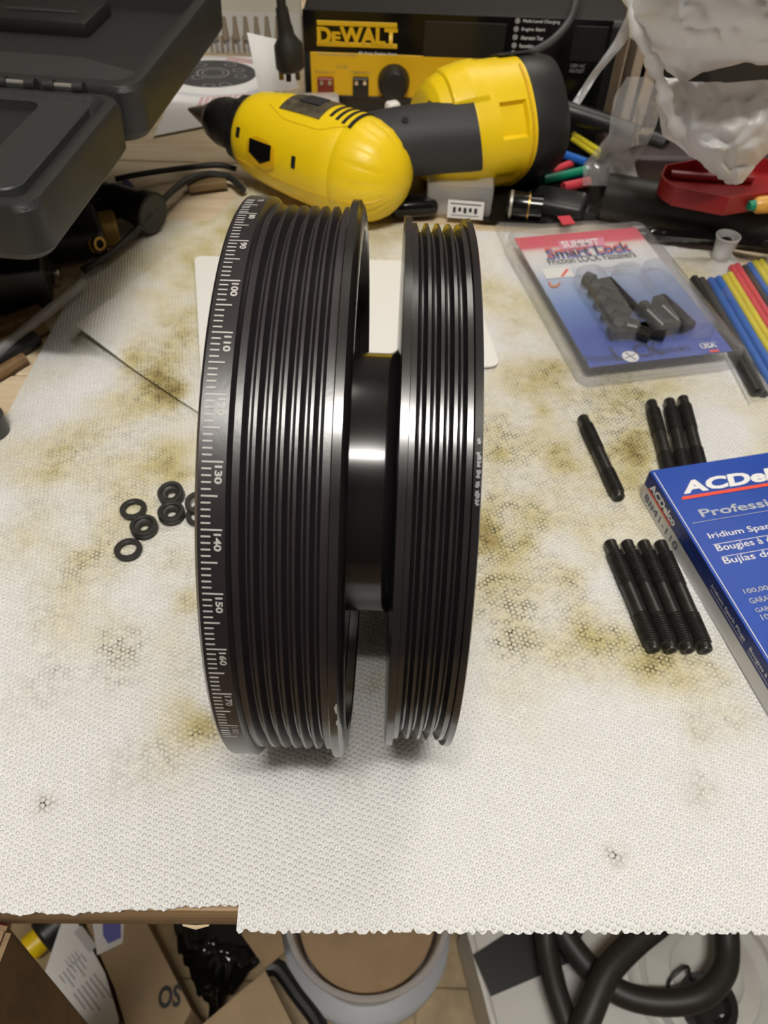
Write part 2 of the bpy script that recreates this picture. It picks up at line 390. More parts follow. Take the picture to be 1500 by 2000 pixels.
# ================================================================== PAPER TOWELS
OIL = [(430,440,110,.75,.1),(330,560,70,.3,.1),(340,700,70,.45,.5),(300,745,40,.7,.9),(335,770,28,1.1,1.2),(262,705,35,.55,.5),(380,640,60,.4,.4),
 (270,850,60,.35,.4),(150,880,60,.35,.5),(100,900,50,.25,.3),(345,905,40,.8,.4),(280,930,50,.3,.3),(240,990,70,.3,.35),(190,1090,65,.45,.55),(130,1110,50,.35,.4),
 (330,1110,50,.25,.3),(370,1170,35,.5,.5),(230,1245,45,.25,.9),(225,1300,50,.1,.8),(85,1325,55,.05,.7),(335,1385,45,.5,.3),(395,1430,38,1.0,.9),(330,1475,60,.35,.5),
 (245,1500,60,.08,.5),(85,1570,22,.1,1.3),(90,1210,40,.05,.5),(350,1300,30,.15,.4),(60,1020,50,.1,.3),
 (965,830,50,.3,.6),(960,900,50,.45,.5),(975,1000,60,.7,.7),(1000,1045,50,.85,.8),(950,1060,40,.6,.6),(1085,890,45,.85,.5),(1062,805,26,.7,.2),(1120,790,40,.3,.4),
 (1010,880,45,.3,.7),(1060,1000,50,.3,.5),(1150,1010,40,.3,.4),(1100,1130,50,.25,.6),(1140,1210,30,.8,.7),(1120,1260,60,.45,.5),(1190,1260,70,.5,.6),(1260,1250,60,.5,.5),
 (1300,1285,45,.6,1.0),(1275,1285,22,.4,1.6),(1215,860,90,.5,.6),(1250,880,50,.5,.6),(1220,770,60,.4,.9),(1080,730,30,.6,.6),(1050,745,40,.4,.4),(1010,1190,70,.15,.8),
 (960,1130,50,.2,.9),(1000,1260,60,.1,.7),(1380,1300,60,.35,.3),(1360,1420,35,.3,.5),(1440,1410,40,.25,.6),(1395,1320,30,.1,.5),(1365,1540,40,.12,.6),(1202,1668,20,.1,1.6),
 (690,1530,30,.05,.4),(735,1335,20,.3,.8),(1150,940,60,.3,.3),(970,560,40,.25,.2),(1000,640,40,.3,.2),(800,420,70,.4,.1),(1000,740,40,.4,.3),(1280,1000,30,.05,.3),(740,600,20,.3,.9),(718,590,8,.3,1.3)]
OILW = []
for (px, py, rp, o_, s_) in OIL:
    c = at(px, py); e = at(px + rp, py); f_ = at(px, py - rp); OILW.append((c.x, c.y, (e - c).length, (f_ - c).length, o_, s_))
def stain(x, y, zone):
    o = s = 0
    for (cx, cy, rx, ry, oo, ss) in OILW:
        d = ((x - cx) / rx) ** 2 + ((y - cy) / ry) ** 2
        if d < 5:
            e = math.exp(-d * 1.1); o += oo * e; s += ss * e
    n = noise.noise(Vector((x * 25, y * 25, 1))) * .5 + .5
    n3 = noise.noise(Vector((x * 70, y * 70, 3))) * .5 + .5
    fade = max(0, min(1, (y - .13) / .09)) * zone
    o = o * (.35 + 1.1 * n3) * .7 + max(0, n - .36) * .8 * fade
    s = s * (.45 + n3) * 1.15 + fade * .6 * max(0, n3 - .25) * n * 2
    return min(1, max(0, o)), min(1.4, max(0, s)) + .03
def sheet(name, label, quad4, nx, ny, z, ragged=None, zone=1, lift=None, parent=None, thick=.0007, m=None):
    P00, P10, P11, P01 = [Vector(q) for q in quad4]   # front-left, front-right, back-right, back-left
    b = B(); rows = []
    for j in range(ny + 1):
        v = j / ny; row = []
        for i in range(nx + 1):
            u = i / nx
            p = (P00 * (1 - u) + P10 * u) * (1 - v) + (P01 * (1 - u) + P11 * u) * v
            x, y = p.x, p.y
            if ragged and j == 0: y += ragged(u, i)
            zz = z + .0005 * noise.noise(Vector((x * 30, y * 30, z * 999)))
            if lift: zz += lift(u, v, x, y)
            row.append(Vector((x, y, zz)))
        rows.append(row)
    b.grid(rows); b.solid(-thick)
    bm = b.bm; bmesh.ops.recalc_face_normals(bm, faces=bm.faces)
    lo = bm.verts.layers.float.new('oil'); ls = bm.verts.layers.float.new('soot'); cache = {}
    for vtx in bm.verts:
        kx = (round(vtx.co.x, 4), round(vtx.co.y, 4))
        if kx not in cache: cache[kx] = stain(vtx.co.x, vtx.co.y, zone)
        vtx[lo], vtx[ls] = cache[kx]
    o = obj(name, b, m or M['towel'], parent, ang=40, recalc=False)
    return tag(o, label, 'paper towel')
fl1 = lambda u, i: .0012 * math.sin(u * 9 + 1) + .0012 * noise.noise(Vector((u * 40, 0, 0))) + (.0006 if i % 3 else -.0002) * random.random()
def tornf(u, i):
    k_ = i % 4
    return (.0000 if k_ in (1, 2) else .0009 * (random.random() > .35)) * (.4 + random.random()) + .0004 * random.random() + .0006 * noise.noise(Vector((u * 30, 5, 0)))
# big left sheet
s1 = [at(-150, 1774), at(640, 1781), at(640, 420), at(250, 360)]
s1[0] = at(-260, 1772); s1[3] = at(170, 510) + (at(170, 510) - at(0, 830)) * .35; s1[0] = at(0, 830) + (at(0, 830) - at(170, 510)) * ((at(0, 830).y - .0705) / (at(170, 510).y - at(0, 830).y))
s1[0].y = .0705; s1[2] = Vector((.04, .56, 0)); s1[1] = Vector((.03, .0815, 0))
sheet('paper_towel', 'large oil-spotted white paper towel under the black rubber seals, left of the pulley', s1, 240, 200, -.0017, fl1)
# right front sheet overlapping it, hanging past the bench edge with a torn edge
fy = .0704
s2 = [Vector((-.0467, fy, 0)), Vector((.345, fy + .0125, 0)), at(1411, 474), at(640, 436)]
sheet('paper_towel', 'white embossed paper towel with torn edge hanging over the bench front, under the pulley', s2, 400, 230, -.0006, tornf, 1,
      lift=lambda u, v, x, y: -.002 * max(0, (.0785 + .03 * x - y) / .006) ** 1.5)
# folded towel at the left, one corner turned up
s4 = [at(420, 850), at(760, 640), at(500, 352), at(153, 655)]
s4[0] = at(425, 832)
sheet('paper_towel', 'folded paper towel with brown oil streaks and a yellow patch, behind the ring numbers', s4, 110, 110, -.0001, None, .6,
      lift=lambda u, v, x, y: .006 * math.exp(-((u) ** 2 * 8 + (1 - v) ** 2 * 9)) + .0015 * math.exp(-(u * 10) ** 2))

# smooth white card under the back of the pulley
cp = [at(395, 757), at(975, 722), at(906, 520), at(381, 508)]
b = B(); poly = []
for i, p in enumerate(cp):
    a_, c_ = cp[i - 1], cp[(i + 1) % 4]; d1 = (a_ - p).normalized() * .006; d2 = (c_ - p).normalized() * .006
    for t in (0, .25, .5, .75, 1): poly.append(p + d1 * (1 - t) ** 2 + d2 * t ** 2)
b.prism([Vector((p.x, p.y, .0022)) for p in poly], (0, 0, .0012))
tag(obj('white_card', b, M['card'], ang=30), 'smooth white card with rounded corners lying behind and under the pulley', 'card')

# ================================================================== CRANK PULLEY
CX = -.0451 - .0176 * R; CY = .1986; CZ = R           # CX = left edge of the degree ring
K = R / 768 / 1.0                                       # metres per photo pixel at the near rim of the left body
def sx(px): return (px - 395.9) * K
pul = thing('crankshaft_pulley', 'black two-row ribbed crankshaft pulley with white degree marks, standing on the towels', 'pulley', (.0, CY, 0))
org = (CX, CY, CZ); AX = (1, 0, 0); N = 200
RR = R
rib = R - .0024; gro = R - .0052
p = [(0, R * .55), (0, R - .0012), (.0009, R)]
p += [(sx(458), R), (sx(461), R - .0008), (sx(466), rib - .0003)]
obj('degree_ring', B().lathe([(.0, .030)] + p + [(sx(466), .030)], org, AX, N, closed=True), M['anod'], pul, ang=25)
# six-groove face
p = [(sx(466), .06), (sx(466), rib), (sx(480.5), rib)]
tops = [(503.6, 510.2), (532, 538), (559.5, 566), (587.5, 594), (616, 622)]
prev = 481
for (a_, c_) in tops + [(644, 660)]:
    mid = (prev + a_) / 2
    p += [(sx(mid - 1.8), gro), (sx(mid + 1.8), gro), (sx(a_), rib), (sx(c_), rib)]; prev = c_ + .5
p += [(sx(660.5), .0845), (sx(560), .0845), (sx(560), .06)]
obj('ribbed_belt_face', B().lathe(p, org, AX, N, closed=True), M['anod'], pul, ang=25)
e0 = sx(661)
p = [(e0, R - .008), (e0, R - .0004), (e0 + .0003, R), (sx(681.5), R), (sx(684), R - .0006), (sx(690), R - .0020), (sx(693.5), R - .0040), (sx(694.5), R - .0070), (sx(694.5), R - .0082), (sx(690), R - .0088), (sx(663), R - .0092)]
obj('front_flange', B().lathe(p, org, AX, N, closed=True), M['anod2'], pul, ang=30)
# hub web and the plain hub between the two rows
hs = sx(696); X2 = .0326 * R - CX + 0      # axial start of the second pulley (from CX)
hr = .485 * R
p = [(sx(540), hr * .5), (sx(540), .070), (sx(575), .070), (sx(575), hr + .009), (sx(590), hr + .0005), (sx(600), hr), (X2 - .0036, hr)]
for t in range(1, 7):
    a_ = t / 6 * PI / 2; p.append((X2 - .0036 + .0036 * math.sin(a_), hr + .0036 * (1 - math.cos(a_))))
p += [(X2 + .003, hr + .0036), (X2 + .003, hr * .5)]
obj('hub', B().lathe(p, org, AX, 120, closed=True), M['anod3'], pul, ang=30)
# four-groove accessory row
R2 = .955 * R; rib2 = R2 - .0022; gro2 = R2 - .0050
q = lambda px: X2 + (px - 774) * R / 750
p = [(q(774), .02), (q(774), R2 - .0007), (q(774.7), R2), (q(791.5), R2), (q(792.5), R2 - .0004), (q(793), rib2), (q(805), rib2)]
prev = 805.5
for (a_, c_) in [(826, 833), (853.5, 860.5), (881, 888), (908, 920)]:
    mid = (prev + a_) / 2
    p += [(q(mid - 1.7), gro2), (q(mid + 1.7), gro2), (q(a_), rib2), (q(c_), rib2)]; prev = c_ + .5
p += [(q(921), rib2 - .0003), (q(922.5), R2 - .0006), (q(936), R2 - .0002), (q(939), R2 - .0012), (q(940), R2 - .003), (q(940), .02)]
obj('accessory_belt_row', B().lathe(p, org, AX, N, closed=True), M['anod2'], pul, ang=25)
# degree marks: engraved strokes as thin raised white bars, numbers bent round the rim
def rimpt(s_, deg, r_):
    e = math.radians(179.08 - deg)
    return Vector((CX + s_, CY - math.cos(e) * r_, CZ + math.sin(e) * r_))
for d10 in range(0, 360, 10):
    for u in range(0, 10):
        dgr = d10 + u
        s1_ = .0018; s2_ = s1_ + (.0024 if u % 5 else (.0041 if u else .0053))
        hw = .13
        if not (71 <= dgr <= 185) : continue
        if u in (0, 5): nm = 'degree_line'
        else: nm = 'degree_tick'
        bb = B(); bb.grid([[rimpt(s1_, dgr - hw, R + .00006), rimpt(s2_, dgr - hw, R + .00006)], [rimpt(s1_, dgr + hw, R + .00006), rimpt(s2_, dgr + hw, R + .00006)]])
        bb.solid(.0001)
        obj(nm, bb, M['etch'], pul, ang=0)
for dgr in range(70, 190, 10):
    sN = .0058; hgt = .0019
    t = str(dgr); wdt = .0017 * (len(t) * .82) * 1.08
    # text runs along the rim (downwards), its top towards the ring's inboard side
    text('degree_number', t, M['etch'], pul, (0, 0, 0), (1, 0, 0), (0, 1, 0), wdt, hgt, bold=.035,
         warp=lambda a_, b_, dgr=dgr: rimpt(sN + b_ - .0008, dgr + .55 + math.degrees(a_ / R), R + .00009))
# chipped edge on the front flange and the scuffed rim lettering of the outer row
def chip(s_, d0, d1, wd, m=M['bare']):
    bb = B(); rows = []
    for i in range(9):
        dgr = d0 + (d1 - d0) * i / 8; ww = wd * (math.sin(PI * i / 8) ** .6) * (.6 + .4 * random.random()) + .00008
        rows.append([rimpt(s_ - ww, dgr, R + .00012), rimpt(s_, dgr, R + .00012)])
    bb.grid(rows); return bb
cb = chip(sx(681.3), 171.5, 174.5, .0008); cb2 = chip(sx(681.3), 176.5, 178.5, .0004)
obj('edge_chip', cb, M['etch'], pul, ang=0); obj('edge_chip', cb2, M['etch'], pul, ang=0)
for i, d0 in enumerate((124.6, 126.8, 128.2, 129.6, 131.4, 132.8, 134.2)):
    bb = B(); d1 = d0 + (1.3 if i % 2 else 1.0)
    sc = q(930) - CX * 0
    rad = R2 + .00012
    def rp2(s_, dgr):
        e = math.radians(179.08 - dgr); return Vector((CX + s_, CY - math.cos(e) * rad, CZ + math.sin(e) * rad))
    rows = [[rp2(sc - .0006 * (.4 + random.random() * .8), d0 + (d1 - d0) * j / 5), rp2(sc + .0006 * (.3 + random.random()), d0 + (d1 - d0) * j / 5)] for j in range(6)]
    bb.grid(rows); obj('scuff_mark', bb, M['scuff'], pul, ang=0)
cb = None

# ================================================================== RUBBER SEALS
def seal(kind):
    if kind == 'ring':
        b = B().lathe([(0, .0064), (.0004, .0067), (.0018, .0067), (.0022, .0063), (.0022, .0045), (.0019, .0041), (.0004, .0041), (0, .0044)], (0, 0, 0), (0, 0, 1), 40, ref=Vector((1, 0, 0)), closed=True)
        return b
    return B().lathe([(0, .0062), (.0003, .0067), (.0022, .0067), (.0024, .0063), (.0028, .0063), (.003, .0067), (.0042, .0067), (.0046, .0063), (.0046, .0050), (.0043, .0046), (.0034, .0044), (.0031, .0040), (.0029, .0027), (.0024, .0023), (.0012, .0023), (0, .0030)], (0, 0, 0), (0, 0, 1), 40, ref=Vector((1, 0, 0)), closed=True)
rp = obj('rubber_seal', seal('ring'), M['rubber']); tp = obj('rubber_seal', seal('thick'), M['rubber'])
used = set()
for (px, py, kind, z, tl, lab) in [
    (259, 991, 0, .0, (0, 0), 'thin black rubber ring, farther of the two thin rings at the left'),
    (249, 1070, 0, .0, (0, 0), 'thin black rubber ring seal nearest the camera, lowest of the cluster'),
    (279, 1023, 1, .0, (0, 0), 'thick black rubber seal with a small hole, between the two leftmost thin rings'),
    (333, 957, 1, .0006, (.16, -.1), 'thick black rubber seal at the far end of the cluster, tilted'),
    (333, 996, 1, .0, (0, 0), 'thick black rubber seal in the middle of the cluster, in front of the tilted one'),
    (386, 978, 0, .0021, (.16, 0), 'thin black rubber ring half hidden by the pulley, resting on another ring'),
    (388, 1004, 0, .0, (0, 0), 'thin black rubber ring half hidden by the pulley, under the edge of another ring')]:
    src = tp if kind else rp
    o = src if src not in used else src.copy()
    if src in used: COL.objects.link(o)
    used.add(src)
    c = at(px, py, z + (.0046 if kind else .0022)); o.location = (c.x, c.y, z - .0002); o.rotation_euler = (tl[0], tl[1], random.random())
    tag(o, lab, 'rubber seal', 'black rubber seals left of the pulley')

# ================================================================== STUDS
def stud():
    root = thing('threaded_stud', None, 'stud', (0, 0, 0)); rr = .00395; r0 = .0032
    def thr(a, c):
        pf = [(a, .001), (a, r0)]; n = int((c - a) / .00125)
        for i in range(n): pf += [(a + i * .00125 + .0004, rr), (a + i * .00125 + .0007, rr), (a + (i + 1) * .00125, r0)]
        return pf + [(c, .001)]
    X = (1, 0, 0); O = (0, 0, rr)
    obj('tip', B().lathe([(0, 0), (0, .0028), (.0005, .0032), (.0062, .0032), (.0074, .0037), (.0074, 0)], O, X, 28), M['steel_black'], root)
    obj('thread', B().lathe([(.0072, 0)] + thr(.0072, .0275)[1:-1] + [(.0275, 0)], O, X, 28), M['steel_black'], root, ang=20)
    obj('shank', B().lathe([(.027, 0), (.027, .0036), (.0432, .0036), (.0432, 0)], O, X, 28), M['steel_black'], root)
    t2 = obj('thread', B().lathe([(.043, 0)] + thr(.043, .0593)[1:-1] + [(.0593, r0), (.0618, .0031), (.0624, .0028), (.0624, .0017), (.0600, .0016), (.0600, 0)], O, X, 28), M['steel_black'], root, ang=20)
    obj('hex_socket', B().lathe([(.0601, 0), (.0601, .0017), (.06245, .00165), (.06243, 0)], O, X, 6), M['hole'], t2, ang=0)
    return root
st0 = stud()
SL = 'black steel stud '
for i, (a, c, lab) in enumerate([
    ((1138, 815), (1209, 969), 'single black steel stud lying alone left of the blue carton'),
    ((1191, 1058), (1280, 1271), 'leftmost black stud of the four side by side beside the blue carton'),
    ((1226, 1058), (1313, 1269), 'second black stud from the left in the row of four'),
    ((1259, 1056), (1344, 1269), 'third black stud from the left in the row of four'),
    ((1289, 1059), (1380, 1271), 'rightmost black stud of the row of four, closest to the blue carton'),
    ((1272, 785), (1305, 908), 'leftmost of three black studs behind the blue carton, slightly apart from the others'),
    ((1307, 782), (1334, 905), 'middle of the three black studs behind the blue carton'),
    ((1331, 777), (1365, 899), 'rightmost of the three black studs behind the blue carton')]):
    o = st0 if i == 0 else copy_tree(st0)
    A_, C_ = at(*a, .004), at(*c, .004)
    if 1 <= i <= 4:
        A_ = at(1191, 1058, .004) + (at(1289, 1059, .004) - at(1191, 1058, .004)) * ((i - 1) / 3); C_ = at(1280, 1271, .004) + (at(1380, 1271, .004) - at(1280, 1271, .004)) * ((i - 1) / 3)
    if i in (6, 7): A_.x += .0008 * (i - 6)
    d = C_ - A_; o.location = (A_.x, A_.y, -.0003); o.rotation_euler = (0, 0, math.atan2(d.y, d.x))
    tag(o, lab, 'stud', 'black steel studs')

# ================================================================== BLUE CARTON
b1 = Vector((math.cos(math.radians(14.3)), math.sin(math.radians(14.3)), 0)); b2 = Vector((b1.y, -b1.x, 0)); UZ = Vector((0, 0, 1))
TH = .0192; W1, L2 = .098, .165
c0 = Vector((.1350, .2862, .0004))
rotb = Matrix((b1, b2 * -1, UZ)).transposed()
bx = thing('spark_plug_carton', 'blue spark plug carton with white lettering and a red stripe, lying flat at right', 'carton', c0 + b1 * W1 / 2 + b2 * L2 / 2)
cc = c0 + b1 * W1 / 2 + b2 * L2 / 2
obj('sleeve', B().box(cc + UZ * (TH * .5), (W1, L2, TH - .0002), rotb, bev=.0005), M['blue_box'], bx)
# left long side: navy upper strip over a white lower strip; far end flap
lo = c0 - b1 * .0001
quad('side_strip', M['navy_box'], bx, lo, b2, UZ, .0006, L2 - .0006, TH * .50, TH - .0004, lift=.00012)
quad('side_label', M['white_box'], bx, lo, b2, UZ, .0006, L2 - .0006, .0003, TH * .50, lift=.00012)
obj('end_flap', B().box(c0 + b1 * .002 - b2 * .0003 + UZ * TH * .42, (.006, .0004, TH * .7), Matrix.Rotation(math.radians(14 + 78), 3, 'Z')), M['white_box'], bx, ang=0)
top = c0 + UZ * TH
quad('edge_line', M['wht_print'], bx, top, b1, -b2, .0012, .0016, -L2 + .001, -.002, lift=.0001)
U, V = b1, -b2                                            # reading directions on the top face
def tt(name, s_, m, px, py, wpx, hgt, bold=.012, shear=0, L=None):
    o_ = at(px, py, TH); return text(name, s_, m, bx, (o_.x, o_.y, c0.z + TH - .0001), U, V, wpx, hgt, bold, shear, .0003)
tt('brand_lettering', 'ACDelco', M['wht_print'], 1335, 967, .068, .0083, .045, .18)
o_ = at(1331, 978, TH); quad('brand_stripe', M['red_print'], bx, (o_.x, o_.y, c0.z + TH), U, V, 0, .066, 0, .0020, lift=.0002, skew=.0012)
tt('silver_lettering', 'Professional', M['grey_print'], 1371, 1012, .057, .0050, .02)
o_ = at(1352, 1024, TH); quad('rule_line', M['grey_print'], bx, (o_.x, o_.y, c0.z + TH), U, V, 0, .068, 0, .0003, lift=.0002)
for s_, px, py, ln in (('Iridium Spark Plugs', 1388, 1057, 1066), ("Bougies \u00e0 \u00e9lectrode", 1404, 1082, 1090), ('Buj\u00edas de iridio', 1418, 1107, None)):
    tt('product_lettering', s_, M['wht_print'], px, py, .0031 * len(s_) * .86, .0044 if 'B' not in s_[0] else .0048, .006)
    if ln:
        o_ = at(px + 4, ln, TH); quad('rule_line', M['wht_print'], bx, (o_.x, o_.y, c0.z + TH), U, V, 0, .060, 0, .0003, lift=.0002)
for s_, px, py in (('100,000', 1455, 1163), ('GARANTIE', 1466, 1181), ('GARANT\u00cdA', 1477, 1198), ('100', 1489, 1213)):
    tt('warranty_lettering', s_, M['grey_print'], px, py, .0021 * len(s_), .0029, .012)
# side lettering runs down the long side
def st(name, s_, m, a0, h0, wd, hh, bold=.02, shear=0):
    return text(name, s_, m, bx, lo + b2 * a0 + UZ * h0, b2, UZ, wd, hh, bold, shear, .00035)
st('brand_lettering', 'ACDelco', M['wht_print'], .0055, TH * .60, .0270, TH * .27, .045, .15)
quad('brand_stripe', M['red_print'], bx, lo, b2, UZ, .0045, .030, TH * .50, TH * .57, lift=.0003)
st('stock_number', '8#41-110', M['navy_print'], .0045, TH * .12, .036, TH * .26, .0)
st('ghost_lettering', 'Professional', M['blue_box'], .036, TH * .62, .026, TH * .22, .0)
st('product_lettering', 'Iridium Spark Plugs', M['wht_print'], .070, TH * .66, .030, TH * .14, .01)
st('product_lettering', 'Bougies \u00e0 \u00e9lectrode', M['wht_print'], .104, TH * .66, .030, TH * .14, .01)
quad('rule_line', M['wht_print'], bx, lo, b2, UZ, .070, .100, TH * .60, TH * .615, lift=.0003)
quad('rule_line', M['wht_print'], bx, lo, b2, UZ, .104, .134, TH * .60, TH * .615, lift=.0003)

# ================================================================== BLISTER PACK
bang = math.radians(13.2); e1 = Vector((math.cos(bang), math.sin(bang), 0)); e2 = Vector((-e1.y, e1.x, 0))
pc = Vector((.1498, .4825, 0)); rotp = Matrix((e1, e2, UZ)).transposed()
def pk(u, v, z): return pc + e1 * u + e2 * v + UZ * z
bl = thing('blister_pack', 'clear clamshell pack with a red, white and blue card, lying behind the studs', 'blister pack', pc)
def rrect(u0, u1, v0, v1, r, z, n=6):
    out = []
    for (cu, cv, a0) in ((u1 - r, v1 - r, 0), (u0 + r, v1 - r, 90), (u0 + r, v0 + r, 180), (u1 - r, v0 + r, 270)):
        for i in range(n + 1):
            a = math.radians(a0 + 90 * i / n); out.append(pk(cu + r * math.cos(a), cv + r * math.sin(a), z))
    return out
def loftloops(loops, cap=True):
    b = B(); V_ = [[b.bm.verts.new(p) for p in L] for L in loops]; n = len(V_[0])
    for A_, C_ in zip(V_[:-1], V_[1:]):
        for i in range(n): b.bm.faces.new((A_[i], A_[(i + 1) % n], C_[(i + 1) % n], C_[i]))
    if cap: b.bm.faces.new(V_[-1])
    return b
cu, cv = -.0075, -.0215; hw, hl = .0475, .0745
sh = loftloops([rrect(-.057, .057, -.095, .095, .012, .0012), rrect(cu - hw - .0045, cu + hw + .0075, cv - hl - .004, cv + hl + .006, .008, .0014),
                rrect(cu - hw - .004, cu + hw + .007, cv - hl - .0035, cv + hl + .0055, .008, .0130), rrect(cu - hw - .002, cu + hw + .004, cv - hl - .002, cv + hl + .003, .006, .0146),
                rrect(cu - hw, cu + hw + .002, cv - hl, cv + hl + .001, .005, .0142)])
obj('clear_shell', sh, M['shell'], bl, ang=30)
ba = loftloops([rrect(-.057, .057, -.095, .095, .012, .0003), rrect(-.0568, .0568, -.0948, .0948, .012, .0008)])
obj('back_shell', ba, M['shell'], bl, ang=30)
# printed card: the colours are the print itself
bcard = B(); n1, n2 = 24, 72; rows = []
for j in range(n2 + 1): rows.append([pk(cu - hw + .001 + (2 * hw - .002) * i / n1, cv - hl + .001 + (2 * hl - .002) * j / n2, .0122) for i in range(n1 + 1)])
bcard.grid(rows); bcard.solid(.0005)
cl = bcard.bm.verts.layers.float_color.new('print')
def cprint(t):
    stops = [(0, (.035, .085, .42)), (.22, (.035, .085, .40)), (.42, (.13, .24, .55)), (.62, (.40, .48, .66)), (.72, (.66, .67, .70)), (.82, (.72, .70, .68)), (.865, (.72, .60, .58)), (.895, (.66, .06, .11)), (1, (.62, .03, .08))]
    for (a, ca), (b_, cb_) in zip(stops[:-1], stops[1:]):
        if t <= b_:
            k_ = (t - a) / (b_ - a); return tuple(x * (1 - k_) + y * k_ for x, y in zip(ca, cb_)) + (1,)
    return stops[-1][1] + (1,)
for vtx in bcard.bm.verts:
    t = ((vtx.co - pc).dot(e2) - (cv - hl)) / (2 * hl); vtx[cl] = cprint(max(0, min(1, t)))
obj('printed_card', bcard, attr_mat('card_print', 'print', .35, .3), bl, ang=0)
zt = .0125
def bt(name, s_, m, px, py, wd, hh, bold=.0, shear=0):
    o_ = at(px, py, zt); return text(name, s_, m, bl, (o_.x, o_.y, zt), e1, e2, wd, hh, bold, shear, .0003)
# badge, product name, tagline
o_ = at(1097, 486, zt)
quad('badge', mat('badge_pink', (.66, .22, .33), .4), bl, (o_.x, o_.y, zt), e1, e2, -.002, .032, -.0014, .0098, lift=.0002, skew=.003)
quad('badge_border', M['bluep'], bl, (o_.x, o_.y, zt), e1, e2, .001, .031, -.0022, -.0012, lift=.0003)
bt('badge_lettering', 'SUMMIT', M['wht_print'], 1101, 485, .028, .0085, .02, .1)
bt('name_shadow', 'Smart Lock', M['bluep'], 1073, 508, .062, .0125, .03, .1)
bt('name_lettering', 'Smart Lock', M['red_print'], 1071, 504, .062, .0125, .012, .1)
bt('tag_lettering', 'Friction LOCK Fasteners', M['blk_print'], 1074, 518, .064, .0075, .0)
bt('fine_lettering', 'LOCKING FASTENERS', M['greyp'], 1166, 528, .030, .003, 0)
bt('fine_lettering', 'FOR HEADERS', M['greyp'], 1170, 535, .020, .003, 0)
bt('tag_lettering', 'Friction', M['navy_print'], 1147, 709, .021, .0065, .0)
bt('tag_lettering', 'L', M['navy_print'], 1204, 705, .0065, .0135, .02)
bt('tag_lettering', 'CK', M['navy_print'], 1246, 699, .0175, .0125, .02)
bt('tag_lettering', 'Fasteners', M['navy_print'], 1283, 692, .023, .0065, .0)
o_ = at(1231, 697, zt)
bem = obj('bolt_emblem', B().lathe([(0, 0), (0, .0052), (.0003, .0050), (.0003, 0)], (o_.x, o_.y, zt + .0002), UZ, 24, ref=e1), M['wht_print'], bl)
for a_ in (.6, 2.2):
    obj('emblem_stroke', B().box((o_.x, o_.y, zt + .0006), (.0085, .0005, .0002), Matrix.Rotation(a_, 3, 'Z')), M['navy_print'], bem, ang=0)
bt('origin_lettering', 'MADE IN THE', M['wht_print'], 1369, 674, .010, .0016, 0)
bt('origin_lettering', 'USA', M['wht_print'], 1371, 682, .0105, .0042, .03)
quad('flag', M['red_print'], bl, at(1388, 689, zt), e1, e2, 0, .006, 0, .0022, lift=.0002)
quad('drawing', M['paper'], bl, at(1068, 545, zt), e1, e2, 0, .020, 0, .012, lift=.00015)
quad('drawing_stroke', M['red_print'], bl, at(1094, 541, zt), e1, e2, 0, .0025, 0, .008, lift=.0003, skew=.007)
obj('drawing_arc', B().tube([at(1073, 551, zt + .0004), at(1077, 559, zt + .0004), at(1087, 559, zt + .0004), at(1093, 553, zt + .0004)], .0008, 6, 4), mat('orange_print', (.70, .22, .06), .5), bl)
obj('hole_mark', B().box(at(1017, 524, .0016), (.0015, .010, .0004), rotp), M['frost'], bl, ang=0)
obj('tab', B().box(at(1106, 430, .006), (.010, .012, .0006), rotp), M['redt'], bl, ang=0)
# three finger bubbles above the tray
for (px0, py0, px1, py1) in ((1140, 525, 1215, 655), (1212, 520, 1270, 652), (1270, 512, 1345, 650)):
    A_, C_ = at(px0, py0, .02), at(px1, py1, .02); u0 = (A_ - pc).dot(e1); v1 = (A_ - pc).dot(e2); u1 = (C_ - pc).dot(e1); v0 = (C_ - pc).dot(e2)
    u0_, u1_ = (A_ - pc).dot(e1) - .009, (A_ - pc).dot(e1) + .012
    obj('bubble', loftloops([rrect(u0_, u1_, v0, v1, .008, .0146), rrect(u0_ + .001, u1_ - .001, v0 + .001, v1 - .001, .007, .0225), rrect(u0_ + .0025, u1_ - .0025, v0 + .0025, v1 - .0025, .006, .0245)]), M['shell'], bl, ang=30)
# the black bolts inside the bubbles
def bolt():
    r = thing('socket_bolt', None, 'bolt', (0, 0, 0)); O = (0, 0, .0048); X = (1, 0, 0)
    hd_ = obj('head', B().lathe([(0, 0), (.0, .0018), (.0, .004), (.0006, .0048), (.0065, .0048), (.0068, .003), (.0068, 0)], O, X, 20), M['steel_black'], r)
    obj('socket', B().lathe([(-.0002, 0), (-.0002, .0019), (.002, .0019), (.002, 0)], O, X, 6), M['chrome'], hd_, ang=0)
    pf = [(.0066, 0), (.0066, .0028)]
    for i in range(14): pf += [(.007 + i * .0012 + .0003, .0032), (.007 + (i + 1) * .0012, .0027)]
    obj('shank', B().lathe(pf + [(.0245, 0)], O, X, 16), M['steel_black'], r, ang=20); return r
bo0 = bolt(); first = True
BL_ = [((1141, 545), -40, 'topmost black socket bolt in the blister pack, head up'), ((1153, 566), -38, 'second black socket bolt from the top in the left blister column'),
       ((1164, 589), -36, 'third black socket bolt from the top in the left blister column'), ((1178, 612), -34, 'fourth black socket bolt from the top in the left blister column'),
       ((1196, 636), -30, 'lowest black socket bolt in the left blister column'), ((1252, 600), -66, 'black socket bolt with a shiny head in the middle of the blister pack'),
       ((1282, 592), -66, 'black socket bolt in the right half of the blister pack, beside the shiny one'), ((1222, 640), -20, 'black socket bolt with a bright socket at the bottom of the blister')]
